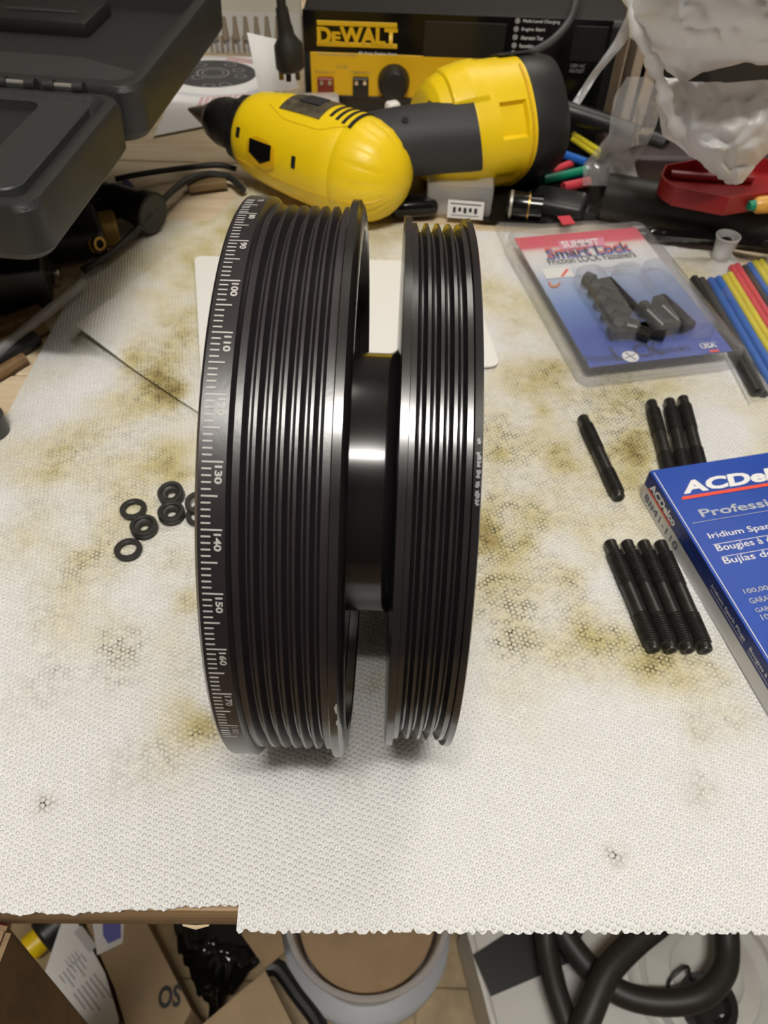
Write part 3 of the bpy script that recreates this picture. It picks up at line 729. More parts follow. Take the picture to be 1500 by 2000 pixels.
for (px, py), a_, lab in BL_:
    o = bo0 if first else copy_tree(bo0); first = False
    p_ = at(px, py, .017); o.location = (p_.x, p_.y, .0131); o.rotation_euler = (0, 0, math.radians(a_))
    tag(o, lab, 'bolt', 'black bolts in the blister pack')
for k_, (px, py, a_) in enumerate(((1205, 575, -68), (1240, 645, 10), (1290, 640, 14), (1315, 610, -66))):
    o = obj('retainer_clip', B().box(at(px, py, .0165) * 1, (.034, .010, .006), Matrix.Rotation(math.radians(a_), 3, 'Z'), bev=.0015), M['blk'])
    tag(o, ['black retainer strip along the bolt column in the blister', 'black retainer strip at the bottom middle of the blister', 'black retainer strip at the bottom right of the blister', 'black retainer strip along the right edge of the blister'][k_], 'clip', 'black retainer strips in the blister pack')

# ================================================================== HEAT-SHRINK PACK
hd = Vector((.2288 - .2199, .3856 - .4892, 0)).normalized(); hx = Vector((-hd.y, hd.x, 0))
tb0 = at(1386, 547, .004)
bagw = thing('heat_shrink_bag', 'clear sealed bag of coloured tubing pieces at the right edge', 'bag', (tb0.x + .02, .44, 0))
tubes = [(-.011, .001, 'blk', .0030), (-.006, .0, 'blk', .0027), (0.0005, .0, 'blue', .0026), (.0062, .001, 'blue', .0028), (.0118, .004, 'yel', .0024), (.0166, .007, 'yel', .0024), (.0212, .016, 'redt', .0024),
         (.0258, .018, 'redt', .0024), (.0305, .016, 'blk', .0022), (.0352, .019, 'blue', .0023), (.0400, .021, 'yel', .0025), (.0450, .022, 'yel', .0025)]
names = {'blk': 'black', 'blue': 'blue', 'yel': 'yellow', 'redt': 'red'}
ordn = ['leftmost black tube in the clear bag, against the bag edge', 'second black tube in the clear bag, left of the blue pair', 'left tube of the blue pair in the clear bag', 'right tube of the blue pair in the clear bag',
        'left yellow tube next to the blue pair in the clear bag', 'right yellow tube next to the red pair in the clear bag', 'left tube of the red pair in the clear bag', 'right tube of the red pair in the clear bag',
        'black tube right of the red pair in the clear bag', 'single blue tube between black and yellow at the right of the bag', 'second yellow tube from the right in the clear bag', 'rightmost yellow tube in the clear bag']
for (x_, y_, c_, r_), lab in zip(tubes, ordn):
    s_ = tb0 + hx * x_ - hd * y_; s_.z = r_ + .0015
    o = obj('shrink_tube', B().lathe([(0, r_ * .75), (0, r_), (.12, r_), (.12, r_ * .75)], s_, hd, 16, closed=True), M[c_ if c_ != 'blk' else 'rubber'])
    tag(o, lab, 'tube', 'coloured tubing in the clear bag')
def bag_pt(u, v, z): return tb0 + hx * u + hd * v + UZ * z
rows = []
for i in range(19):
    v = -.034 + .16 * i / 18; row = []
    for j in range(23):
        u = -.0165 + .078 * j / 22
        e_ = min(1, min(j / 2.5, (22 - j) / 2.5)) * min(1, i / 2.0)
        z = .0012 + .0068 * e_ + .0006 * noise.noise(Vector((u * 120, v * 60, 2)))
        row.append(bag_pt(u, v, z - tb0.z))
    rows.append(row)
bb = B().grid(rows); obj('clear_film', bb, M['film'], bagw, ang=60)
obj('seam', B().tube([bag_pt(-.0162, -.03 + .155 * i / 10, .0016 - tb0.z) for i in range(11)], .0007, 6), M['frost'], bagw)
for k_, v in enumerate((.086, .097, .106, .114)):
    c_ = bag_pt(-.0125, v, .0062 - tb0.z)
    obj('arrow_print', B().prism([c_, c_ + hx * .0016 + hd * .0006, c_ + hx * .0010 - hd * .0016], (0, 0, .0001)), M['wht_print'], bagw, ang=0)

# ================================================================== DRILL
rear = at(722, 338, .0355); tipp = at(366, 213, .036); rear.z = .0362; tipp.z = .0362
ax = (tipp - rear); LD = ax.length; ax.normalize(); 
start = rear - ax * .031
LD = (tipp - start).length
uu = UZ.copy(); vv = ax.cross(uu)
dr = thing('cordless_drill', 'yellow and black cordless drill lying on its side behind the pulley', 'drill', (start.x + ax.x * .06, start.y + ax.y * .06, 0))
def hr_(s):   # housing radius along the axis
    pr = [(0, 0), (.0015, .010), (.005, .018), (.011, .0255), (.019, .0315), (.030, .0352), (.042, .0362), (.070, .0360), (.088, .0352), (.104, .0340), (.122, .0318), (.134, .0295), (.1395, .0268), (.141, .024)]
    for (a, ra), (b_, rb) in zip(pr[:-1], pr[1:]):
        if s <= b_: return ra + (rb - ra) * (s - a) / (b_ - a)
    return pr[-1][1]
def hp(s, ph, off=0):
    r = hr_(s) + off; c_ = Vector((start.x, start.y, .0362))
    return c_ + ax * s + (uu * math.cos(ph) + vv * math.sin(ph)) * r
prof = [(s, hr_(s)) for s in (0, .0008, .0015, .003, .005, .008, .011, .015, .019, .024, .030, .036, .042, .043, .0437, .0445, .056, .070, .088, .104, .113, .122, .129, .134, .137, .1395, .141)] + [(.141, 0)]
def ripple(t, p):
    k_ = max(0, min(1, (t - .003) / .006)) * max(0, min(1, (.036 - t) / .010))
    r = 1 - .05 * k_ * (max(0, math.sin(p * 17)) ** 2) * (1 if math.cos(p - PI * .75) > -.35 else .3)
    if .0425 < t < .0443: r -= .012
    return r
obj('motor_housing', B().lathe(prof, (start.x, start.y, .0362), ax, 170, ref=UZ, rf=ripple), M['yellow'], dr, ang=50)
def spatch(s0, s1, p0, p1, off, ns=8, np_=8, shape=None, thick=.0006):
    rows = []
    for i in range(ns + 1):
        s = s0 + (s1 - s0) * i / ns; row = []
        for j in range(np_ + 1):
            t = j / np_; a, c_ = p0, p1
            if shape: a, c_ = shape(i / ns, p0, p1)
            row.append(hp(s, a + (c_ - a) * t, off))
        rows.append(row)
    b = B().grid(rows); b.solid(thick); return b
# direction check: ph = 0 is straight up, positive towards vv
sg = 1 if vv.y < 0 else -1          # towards the camera
rd = lambda i, a, c_: (((a + c_) / 2) - (c_ - a) / 2 * min(1, .55 + 1.6 * min(i, 1 - i)), ((a + c_) / 2) + (c_ - a) / 2 * min(1, .55 + 1.6 * min(i, 1 - i)))
obj('label_frame', spatch(.040, .112, sg * -.62, sg * .62, .0006, 16, 14, rd), M['yellow'], dr, ang=50)
lp_ = obj('label_plate', spatch(.064, .100, sg * -.45, sg * .42, .0013, 8, 10), M['blklbl'], dr, ang=50)
quadp = [hp(.072 + .018 * a, sg * (.12 - .4 * b_), .0021) for a, b_ in ((0, 0), (1, 0), (1, 1), (0, 1))]
obj('label_block', B().prism(quadp, (0, 0, .0002)), M['blk_print'], lp_, ang=0)
for k_ in range(4):
    obj('vent_slot', spatch(.038 + k_ * .0062, .0405 + k_ * .0062, sg * -.42, sg * (.38 - .04 * k_), .0011, 2, 8), M['hole'], dr, ang=50)
obj('speed_window', spatch(.094, .116, sg * 1.18, sg * 1.62, .0006, 8, 6, lambda i, a, c_: (a + sg * .25 * (1 - i) * 0, c_ - (c_ - a) * .35 * abs(i - .5) * 2)), M['blk_gloss'], dr, ang=50)  # opening laid on as a black patch; its inner dark is painted
obj('window_rim', spatch(.091, .119, sg * 1.10, sg * 1.72, .0003, 8, 6, rd), M['yellow_shaded'], dr, ang=50)
for s_, p_ in ((.071, 1.22), (.128, 1.05)):
    obj('screw_slot', spatch(s_, s_ + .0035, sg * p_, sg * (p_ + .22), .0003, 2, 3), M['hole'], dr, ang=50)
seam = [hp(s, sg * 1.82, .0001) for s in (.004, .01, .018, .028, .04, .06, .08, .10, .12, .134)]
obj('housing_seam', B().tube(seam, .00035, 6, 3), M['yellow_shaded'], dr)
# chuck
ck = Vector((start.x, start.y, .0362)); tl = LD; 
obj('clutch_collar', B().lathe([(.138, 0), (.138, .0245), (.150, .0235), (.152, .022), (.152, 0)], ck, ax, 40, rf=lambda t, p: 1 + .03 * (math.sin(p * 14) > .3)), M['chuck'], dr, ang=30)
obj('chuck_sleeve', B().lathe([(.151, 0), (.151, .0195), (.156, .0200), (.160, .0185), (tl - .040, .0180), (tl - .032, .0155), (tl - .026, .0118), (tl - .0245, .0105), (tl - .0245, 0)], ck, ax, 40, rf=lambda t, p: 1 + .012 * (math.sin(p * 18) > 0)), M['chuck'], dr, ang=30)
obj('bit', B().lathe([(tl - .025, 0), (tl - .025, .0098), (tl - .002, .0014), (tl, 0)], ck, ax, 24), M['tip'], dr, ang=40)
# handle and battery foot
hstart = hp(.030, 0, 0); hstart = ck + ax * .052
cap0 = at(822, 236, .0525); cap0.z = .0462; cap0.y -= .010
capax = Vector((math.cos(math.radians(22)), math.sin(math.radians(22)), 0))
hend = at(915, 267, .053)
hd0 = ck + ax * .058 ; hd0.z = .040
hh = [hd0 + (hend - hd0) * t + UZ * .003 * math.sin(PI * t) for t in (0, .25, .5, .75, 1)]
hh.append(hend + (hend - hd0).normalized() * .006)
obj('handle', B().tube(hh, [.024] * 30, 32, 5), M['grip'], dr, ang=50)
mid = hh[2] + Vector((0, -.012, .0205))
obj('grip_screw', B().lathe([(0, 0), (0, .0026), (.0008, .0026), (.0008, 0)], mid, (0, -.45, .9), 16, ref=Vector((1, 0, 0))), M['hole'], dr)
obj('trigger', B().box(ck + ax * .078 + (hend - hd0).normalized() * .040 + UZ * .0, (.016, .012, .020), Matrix.Rotation(math.atan2(ax.y, ax.x), 3, 'Z'), bev=.003), M['blk'], dr)
def capsq(t, p): # slightly squared-off foot with real latch recesses
    r = 1 + .035 * math.cos(4 * p)
    if .046 < t < .067:
        q_ = p % (2 * PI)
        if .80 < q_ < 1.36 or 1.98 < q_ < 2.36: r -= .10
    if .014 < t < .040 and math.cos(p - .2) > .86: r += .045 * min(1, (math.cos(p - .2) - .86) / .03)
    return r
cp0 = [(0, .020), (.0015, .029), (.006, .0355), (.015, .0400), (.029, .0430), (.046, .0444), (.069, .0447), (.074, .0445)]
cp_ = [(0, 0)]
for (a, ra), (b_, rb) in zip(cp0[:-1], cp0[1:]):
    n_ = max(1, int((b_ - a) / .0009)); cp_ += [(a + (b_ - a) * k_ / n_, ra + (rb - ra) * k_ / n_) for k_ in range(n_)]
cp_ += [(.074, .0445), (.074, 0)]
foot = obj('battery_foot', B().lathe(cp_, cap0, capax, 220, ref=UZ, rf=capsq), M['yellow'], dr, ang=40)
obj('battery_pack', B().lathe([(.073, 0), (.073, .0441), (.079, .0450), (.094, .0444), (.102, .0420), (.104, .035), (.104, 0)], cap0, capax, 96, ref=UZ, rf=capsq), M['blk'], dr, ang=40)
cu_ = (UZ - capax * UZ.dot(capax)).normalized(); cvv = capax.cross(cu_)
if cvv.y > 0: cvv = -cvv
def cpatch(t0, t1, p0, p1, off, name, m, n=6):
    def rr_(t):
        for (a, ra), (b_, rb) in zip(cp_[:-1], cp_[1:]):
            if t <= b_: return ra + (rb - ra) * (t - a) / max(1e-6, (b_ - a))
        return .0445
    rows = []
    for i in range(n + 1):
        t = t0 + (t1 - t0) * i / n; row = []
        for j in range(n + 1):
            p = p0 + (p1 - p0) * j / n; r = rr_(t) * (1 + .035 * math.cos(4 * p)) + off
            row.append(cap0 + capax * t + (cu_ * math.cos(p) + cvv * math.sin(p)) * r)
        rows.append(row)
    b = B().grid(rows); b.solid(.0006); return obj(name, b, m, dr, ang=50)
cpatch(.0695, .0715, .2, 3.0, .0003, 'foot_seam', M['yellow_shaded'], 16)
sl = cap0 + capax * -.0005 + cu_ * .020 + cvv * .010
obj('latch_slot', B().box(sl + capax * .004, (.006, .004, .016), Matrix.Rotation(math.radians(22), 3, 'Z'), bev=.0008), M['hole'], dr)
cpatch(.060, .090, -.42, -.05, .0022, 'battery_button', M['blk'])

# ================================================================== BATTERY CHARGER / POWER STATION
YF = .742
ch = thing('battery_charger', 'black and yellow battery charger box with a grey display, standing at the back', 'charger', (.06, YF + .09, BT))
cx0, cx1, ctop = -.0845, .222, .0835
obj('housing', B().box(((cx0 + cx1) / 2, YF + .10, (ctop + BT) / 2 + .001), (cx1 - cx0, .20, ctop - BT - .002), bev=.007, seg=4), M['blk'], ch)
def cf(px, py, off=0): p_ = aty(px, py, YF - off); return p_
XU, ZU = Vector((1, 0, 0)), Vector((0, 0, 1))
fo = Vector((0, YF, 0))
def frect(name, m, px0, py0, px1, py1, th_=.001, bev=.0003, parent=None):
    a, c_ = cf(px0, py1), cf(px1, py0)
    return obj(name, B().box(((a.x + c_.x) / 2, YF - th_ / 2 + .0003, (a.z + c_.z) / 2), (c_.x - a.x, th_ + .0006, c_.z - a.z), bev=bev, seg=1), m, parent or ch, ang=0)
frect('fascia', M['blk_gloss'], 600, 40, 1200, 226, .0006)
frect('yellow_panel', M['ypr'], 610, 118, 1085, 198, .0014)
frect('lower_lip', M['blk_gloss'], 648, 200, 1085, 228, .0030)
frect('display', M['lcd'], 826, 46, 990, 110, .0014)
for k_, (p0, p1) in enumerate(((44.5, 48.5), (85.5, 89))): frect('logo_bar', M['ypr'], 619, p0, 776, p1, .0012)
def ft(name, s_, m, px0, px1, pyb, pyt, bold=.0, shear=0):
    a, c_, t_ = cf(px0, pyb), cf(px1, pyb), cf(px0, pyt)
    return text(name, s_, m, ch, (a.x, YF - .0016, a.z), XU, ZU, c_.x - a.x, t_.z - a.z, bold, shear, .0001)
ft('logo_letter', 'D', M['ypr'], 620, 648, 84, 50, .05); ft('logo_letter', 'E', M['ypr'], 648.5, 666, 84, 60, .05); ft('logo_letter', 'WALT', M['ypr'], 664, 776, 84, 50, .045)
ft('fine_lettering', '70 Amp Battery Charger', M['greyp'], 621, 697, 107, 101); ft('fine_lettering', '40 Amp Engine Start', M['wht_print'], 700, 775, 106, 99, .01)
for (s_, px1, py, xx) in (('Multi-Level Charging', 1093, 44, 1021), ('Engine Start', 1064, 60, 1018), ('Alternator Test', 1060, 76, 1016), ('Recondition', 1042, 92, 1014), ('Fault', 1035, 107, 1012)):
    ft('icon_lettering', s_, M['wht_print'], xx, px1, py, py - 8, .012)
    a = cf(xx - 10, py - 4); obj('icon', B().lathe([(0, 0), (0, .0022), (.0004, .0022), (.0004, 0)], (a.x, YF - .0006, a.z), (0, -1, 0), 12), M['greyp'], ch)
ft('outlet_lettering', '120V AC', M['greyp'], 1113, 1142, 130, 123); ft('outlet_lettering', 'OUTLET', M['greyp'], 1111, 1140, 140, 133)
opl = frect('outlet_plate', M['blk'], 1112, 52, 1190, 118, .0012)
for (a_, c_, d_) in ((1127, 62, 78), (1153, 62, 78)): frect('outlet_slot', M['hole'], a_, c_, a_ + 5, d_, .0016, parent=opl)
for (nm, m_, p0, p1) in (('positive_terminal', M['darkred'], 622, 652), ('negative_terminal', M['blk'], 690, 720)):
    t_ = frect(nm, m_, p0, 149, p1, 190, .006, .0008)
    for dx in (7, 23):
        a = cf(p0 + dx, 157); obj('contact', B().lathe([(0, 0), (0, .0022), (.0012, .0016), (.0012, 0)], (a.x, YF - .006, a.z), (0, -1, 0), 14), M['chrome'], t_)
ft('terminal_lettering', 'Positive (+)', M['brownp'], 616, 654, 142, 136); ft('terminal_lettering', 'Negative (-)', M['brownp'], 685, 724, 142, 136); ft('terminal_lettering', '12V DC', M['brownp'], 658, 680, 132, 126)
kc = cf(769, 157)
obj('knob', B().lathe([(0, 0), (0, .0140), (.004, .0138), (.012, .0122), (.0145, .0105), (.0150, .0), ], (kc.x, YF - .0012, kc.z), (0, -1, 0), 40), M['blk'], ch)
# lead from the charger, looping in front of its right side
ld = [aty(1145, -60, .80), aty(1128, -8, .735), aty(1112, 40, .72), aty(1075, 82, .70), aty(1012, 118, .69), aty(985, 150, .70)]
tag(obj('charger_lead', B().tube(ld, .0032, 10, 6), mat('grey_cable', (.05, .05, .05), .5)), 'dark grey cable curving down across the charger front', 'cable')
# mains plug hanging in front of the left side
pg = thing('mains_plug', 'black three-prong plug on a cord dangling left of the charger', 'plug', aty(566, 150, .69))
tpt = aty(548, -5, .69); bpt = aty(568, 150, .69)
obj('cord', B().tube([Vector((tpt.x - .01, .72, .28)), Vector((tpt.x - .004, .70, .18)), tpt, aty(552, 30, .69)], .0036, 10, 5), M['rubber'], pg)
obj('strain_relief', B().tube([aty(550, 15, .69), aty(556, 55, .69)], [.0048, .0058], 14), M['rubber'], pg)
obj('plug_body', B().tube([aty(556, 52, .69), aty(559, 70, .69), aty(563, 88, .69), aty(567, 130, .69), aty(568, 136, .69)], [.0062, .0068, .0115, .0118, .0098], 16), M['rubber'], pg, ang=60)
for px in (548, 580): obj('prong', B().tube([aty(px, 132, .69), aty(px + 2, 155, .69)], .0020, 8), M['brass' if px < 560 else 'chrome'], pg)
obj('ground_prong', B().tube([aty(563, 132, .695), aty(564, 158, .695)], .0022, 8), M['blk'], pg)

# ================================================================== PAPERS AT THE BACK
mg = thing('catalog_page', 'printed page with a black oval picture, lying beside the open case', 'page', at(430, 210, BT))
Pm = [at(300, 262), at(545, 214), at(560, 108), at(370, 108)]
for p_ in Pm: p_.z = BT + .0015
obj('sheet', B().prism([Pm[0], Pm[1], Pm[2], Pm[3]], (0, 0, .0008)), M['paper'], mg, ang=0)
mu_ = (Pm[1] - Pm[0]).normalized(); mu_.z = 0; mv = Vector((-mu_.y, mu_.x, 0)); mo = at(418, 145, BT); mo.z = BT + .0024
def oval(name, m, px, py, rx, ry, lift_, n=40, ring=None):
    c_ = at(px, py, BT + .0024); b = B(); z = BT + .0024 + lift_
    X_ = Vector((1, 0, 0)); Y_ = Vector((0, 1, 0))
    if ring: b.grid([[c_ + X_ * rx * k_ * math.cos(2 * PI * i / n) + Y_ * ry * k_ * math.sin(2 * PI * i / n) + UZ * (z - c_.z) for i in range(n + 1)] for k_ in (ring, 1)])
    else: b.bm.faces.new([b.bm.verts.new(c_ + X_ * rx * math.cos(2 * PI * i / n) + Y_ * ry * math.sin(2 * PI * i / n) + UZ * (z - c_.z)) for i in range(n)])
    return obj(name, b, m, mg, ang=0)
oval('printed_halo', mat('halo_print', (.62, .62, .65), .6), 420, 148, .066, .050, .0001)
oval('printed_rim', M['paper'], 420, 148, .061, .045, .0002)
oval('printed_disc', M['dkp'], 415, 144, .043, .034, .0003)
oval('printed_ring', M['greyp'], 416, 143, .016, .013, .0004, ring=.93); oval('printed_ring', M['greyp'], 416, 143, .011, .009, .0004, ring=.92)
for px, py in ((392, 127), (450, 127), (466, 138), (408, 168), (440, 166), (386, 152), (470, 150)): oval('printed_dot', M['greyp'], px, py, .006, .0045, .0004, 20, ring=.85)
for i in range(9):
    c_ = at(392 + i * 11, 199 - i * .8, BT + .0026); obj('printed_bar', B().box((c_.x, c_.y, BT + .0026), (.0035, .022, .0002)), M['pinkp'], mg, ang=0)
c_ = at(470, 118, BT + .0026); obj('printed_bar', B().box((c_.x, c_.y, BT + .0026), (.03, .010, .0002), Matrix.Rotation(-.25, 3, 'Z')), M['pinkp'], mg, ang=0)
# second page standing up at a curl
rows = []
for i in range(9):
    t = i / 8; a, c_ = at(502 + 22 * (1 - t) - 10, 196, BT + .002), at(575, 190, BT + .002)
    lx0, lx1 = 505 + (-22) * t, 590 - 25 * t
    row = []
    for j in range(6):
        u = j / 5; px = (508 - 26 * t) * (1 - u) + (582 - 22 * t) * u; py = (188 - 124 * t) * (1 - u) + (170 - 88 * t) * u
        row.append(aty(px, py, .735 + .02 * t * t + .008 * u))
    rows.append(row)
tag(obj('curled_page', B().grid(rows).solid(.0005), M['paper'], ang=60), 'plain white page curling up behind the plug', 'page')
# chart propped at the back: rows of printed parts
cs = thing('printed_chart', 'cream chart with a row of small metal parts, propped behind the page', 'chart', (-.15, .80, BT))
YB = .885
ca, cc_ = aty(390, 108, YB), aty(585, -40, YB)
obj('board', B().box(((ca.x + cc_.x) / 2, YB + .003, (BT + cc_.z) / 2), (cc_.x - ca.x, .004, cc_.z - BT), bev=.0008, seg=1), mat('cream_board', (.58, .54, .44), .7), cs)
a0 = aty(390, 101, YB); a1 = aty(585, 27, YB)
obj('printed_panel', B().box(((a0.x + a1.x) / 2, YB + .0006, (a0.z + a1.z) / 2), (a1.x - a0.x, .0006, a1.z - a0.z)), mat('grey_white_print', (.62, .60, .55), .7), cs, ang=0)
for i in range(8):
    px = 421 + i * 20.5
    a, c_ = aty(px, 76, YB), aty(px, 32, YB)
    obj('printed_part', B().tube([Vector((a.x, YB - .0002, a.z)), Vector((a.x, YB - .0002, (a.z + c_.z) / 2)), Vector((a.x, YB - .0002, c_.z))], [.0038, .0026, .0018], 8), M['brownp'], cs)
for i in range(16):
    px = 414 + i * 10.6; a, c_ = aty(px, 97, YB), aty(px, 70, YB)
    obj('printed_pin', B().tube([Vector((a.x, YB - .0004, a.z)), Vector((a.x, YB - .0004, c_.z))], [.0019, .0013], 6), M['greyp'] if i % 2 else M['brownp'], cs)

# ================================================================== CLEAR JARS AND SMALL BOXES
jr = thing('clear_jar', 'clear plastic jar with a black rim lying behind the drill', 'jar', at(580, 215, BT))
ja = aty(540, 190, .695); jb = aty(640, 196, .70); jd = (jb - ja).normalized(); ja.z = jb.z = .0165; jd.z = 0
obj('jar_wall', B().lathe([(0, .0185), (.050, .0185), (.052, .017), (.052, 0)], ja, jd, 40), M['frost'], jr, ang=40)
obj('jar_rim', B().lathe([(-.002, .018), (-.002, .0197), (.002, .0197), (.002, .018)], ja, jd, 40, closed=True), M['blk'], jr)
obj('paper_filling', B().lathe([(.004, 0), (.004, .0165), (.028, .0165), (.030, 0)], ja, jd, 32, rf=lambda t, p: 1 + .04 * math.sin(5 * p)), M['paper'], jr)
def soft_box(name, label, c_, size, rz, m, cat, bev=.004):
    o = obj(name, B().box((0, 0, size[2] / 2), size, bev=bev, seg=3), m); o.location = c_; o.rotation_euler = (0, 0, rz); return tag(o, label, cat)
cbx = thing('clear_box', 'small clear plastic box with a printed label behind the right pulley row', 'box', at(900, 418, 0))
cbc = at(895, 408, .0); cang = math.radians(-3); rcb = Matrix.Rotation(cang, 3, 'Z')
obj('box_shell', B().box((cbc.x, cbc.y + .002, .013), (.050, .030, .025), rcb, bev=.003), M['frost'], cbx)
lb0 = at(880, 428, .006); lu = Vector((math.cos(-.14), math.sin(-.14), 0)); lv = Vector((0, -.5, .86)); lv = lv * -1 if lv.z < 0 else lv
lo_ = Vector((lb0.x - .002, cbc.y - .0165, .0018))
quad('box_label', M['paper'], cbx, lo_, Vector((math.cos(-.08), math.sin(-.08), 0)), Vector((0, .25, 1)), 0, .027, 0, .013, lift=.0006)
for k_ in range(5): quad('label_mark', M['blk_print'], cbx, lo_, Vector((math.cos(-.08), math.sin(-.08), 0)), Vector((0, .25, 1)), .004 + k_ * .004, .0062 + k_ * .004, .004 + .001 * (k_ % 2), .008, lift=.0009)
quad('label_line', M['blk_print'], cbx, lo_, Vector((math.cos(-.08), math.sin(-.08), 0)), Vector((0, .25, 1)), .002, .025, .0102, .0109, lift=.0009)
quad('label_line', M['blk_print'], cbx, lo_, Vector((math.cos(-.08), math.sin(-.08), 0)), Vector((0, .25, 1)), .003, .024, .002, .0024, lift=.0009)

# ================================================================== OPEN CASE ON A BLACK BIN
ZT, ZB = .122, .090
n0, n1_ = Vector((-.1662, .3389, 0)), Vector((-.155, .4674, 0))
ce = (n1_ - n0).normalized(); cx_ = Vector((ce.y, -ce.x, 0))     # ce: away along the right side; cx_: to the right
rotc = Matrix((cx_, ce, UZ)).transposed(); DL = (n1_ - n0).length; WL = .30
def cpnt(u, v, z): return n0 + cx_ * u + ce * v + UZ * z           # u to the right of the near right corner
cs_ = thing('tool_case', 'open charcoal plastic tool case lying flat at the upper left', 'case', cpnt(-.12, .14, ZB))
def crr(u0, u1, v0, v1, r, z, n=6):
    out = []
    for (cu__, cv__, a0) in ((u1 - r, v1 - r, 0), (u0 + r, v1 - r, 90), (u0 + r, v0 + r, 180), (u1 - r, v0 + r, 270)):
        for i in range(n + 1):
            a = math.radians(a0 + 90 * i / n); out.append(cpnt(cu__ + r * math.cos(a), cv__ + r * math.sin(a), z))
    return out
def shell(u0, u1, v0, v1, zb, zt, inner, depth, r=.012):
    L_ = [crr(u0 + .006, u1 - .006, v0 + .006, v1 - .006, r, zb), crr(u0 + .001, u1 - .001, v0 + .001, v1 - .001, r, zb + .006), crr(u0, u1, v0, v1, r, zt - .004), crr(u0 + .0015, u1 - .0015, v0 + .0015, v1 - .0015, r, zt - .0008), crr(u0 + .004, u1 - .004, v0 + .004, v1 - .004, r, zt),
          crr(u0 + inner - .002, u1 - inner + .002, v0 + inner - .002, v1 - inner + .002, r * .8, zt), crr(u0 + inner, u1 - inner, v0 + inner, v1 - inner, r * .7, zt - .002), crr(u0 + inner + .004, u1 - inner - .004, v0 + inner + .004, v1 - inner - .004, r * .6, zt - depth)]
    b = loftloops(L_); b.bm.faces.new([b.bm.verts.new(p_) for p_ in L_[0]][::-1]); return b
obj('base_shell', shell(-WL, 0, 0, DL, ZB, ZT, .0085, .005), M['case'], cs_, ang=30)
# raised insert tray with a pocket
tray = loftloops([crr(-WL + .015, -.0132, .0135, DL - .0130, .010, ZT - .0052), crr(-WL + .0152, -.0134, .0137, DL - .0132, .010, ZT - .0008), crr(-WL + .016, -.0142, .0145, DL - .0138, .009, ZT + .0001),
                  crr(-WL + .06, -.040, .040, DL - .019, .008, ZT + .0001), crr(-WL + .061, -.041, .041, DL - .020, .007, ZT - .028)])
obj('insert_tray', tray, M['case_in'], cs_, ang=30)
LV0, LV1 = DL + .004, DL + .004 + .200
ZTL, ZBL = ZT + .002, ZB
obj('lid_shell', shell(-WL, .006, LV0, LV1, ZBL, ZTL, .010, .020, r=.014), M['case'], cs_, ang=30)
ridge = loftloops([crr(-WL + .02, -.02, LV0 + .020, LV0 + .075, .006, ZTL - .020), crr(-WL + .02, -.05, LV0 + .022, LV0 + .070, .006, ZTL - .012)])
obj('lid_panel', ridge, M['case_in'], cs_, ang=30)
clipb = B().box(cpnt(-.110, LV0 + .150, ZTL - .016), (.075, .05, .012), rotc, bev=.004); cp_k = obj('clip_pocket', clipb, M['blk'], cs_)
obj('clip_ridge', B().box(cpnt(-.110, LV0 + .140, ZTL - .0095), (.052, .003, .002), rotc, bev=.0008), M['case_in'], cp_k)
for k_, u in enumerate((-.035, -.063, -.091, -.119, -.147)):
    hb = B()
    for du in (-.0085, .0085): hb.tube([cpnt(u + du - .003, DL + .001, ZT + .001), cpnt(u + du + .003, DL + .001, ZT + .001)], .0034, 12)
    hb.box(cpnt(u, DL + .001, ZT - .001), (.022, .004, .003), rotc, bev=.0008)
    hk_ = obj('hinge_knuckle', hb, M['case'], cs_)
    obj('hinge_pin', B().tube([cpnt(u - .006, DL + .001, ZT + .0015), cpnt(u + .006, DL + .001, ZT + .0015)], .0014, 8), M['tip'], hk_)
# black bin under the case
bn = thing('storage_bin', 'black plastic bin carrying the open case at the left', 'bin', (-.41, .57, BT))
bxx0, bxx1, byy0, byy1 = -.56, -.262, .405, .74
b = B(); b.box(((bxx0 + bxx1) / 2, (byy0 + byy1) / 2, (BT + ZB) / 2 - .0003), (bxx1 - bxx0, byy1 - byy0, ZB - BT - .0008), bev=.006, seg=3)
obj('bin_body', b, M['blk'], bn, ang=30)
for zz in (.025, .055): obj('bin_rib', B().box(((bxx0 + bxx1) / 2, byy0 - .001, zz), (bxx1 - bxx0 - .04, .004, .006), bev=.001), M['blk'], bn)
obj('bin_rim', B().box(((bxx0 + bxx1) / 2, (byy0 + byy1) / 2, ZB - .007), (bxx1 - bxx0 + .006, byy1 - byy0 + .006, .008), bev=.002), M['blk'], bn)

# ================================================================== LEFT CLUTTER
# thin cord round the adapter
cl_ = [at(160, 530, .004), at(180, 518, .006), at(215, 497, .006), at(262, 455, .008), at(300, 412, .016), at(335, 375, .012), at(370, 350, .010), at(410, 340, .008), at(450, 348, .006), at(475, 372, .005)]
tag(obj('power_cable', B().tube(cl_, .0026, 10, 6), M['rubber']), 'black cable curving from under the case up to the drill', 'cable')
cl2 = [at(225, 350, .006), at(270, 341, .006), at(330, 332, .005), at(390, 325, .005), at(430, 323, .005), at(460, 330, .004)]
tag(obj('thin_cable', B().tube(cl2, .0022, 10, 6), M['rubber']), 'thin straight black cable crossing the pale bench behind the loop', 'cable')
fb = thing('ferrite_adapter', 'black cylindrical adapter threaded on the cord beside the open case', 'adapter', at(275, 425, .0))
f0, f1 = at(215, 392, .012), at(303, 425, .012); fd = (f1 - f0).normalized()
obj('barrel', B().lathe([(0, 0), (0, .009), (.004, .011), ((f1 - f0).length - .012, .0125), ((f1 - f0).length - .010, .0145), ((f1 - f0).length - .001, .0145), ((f1 - f0).length, .013), ((f1 - f0).length, 0)], f0 + UZ * .003, fd, 32), M['blk'], fb, ang=30)
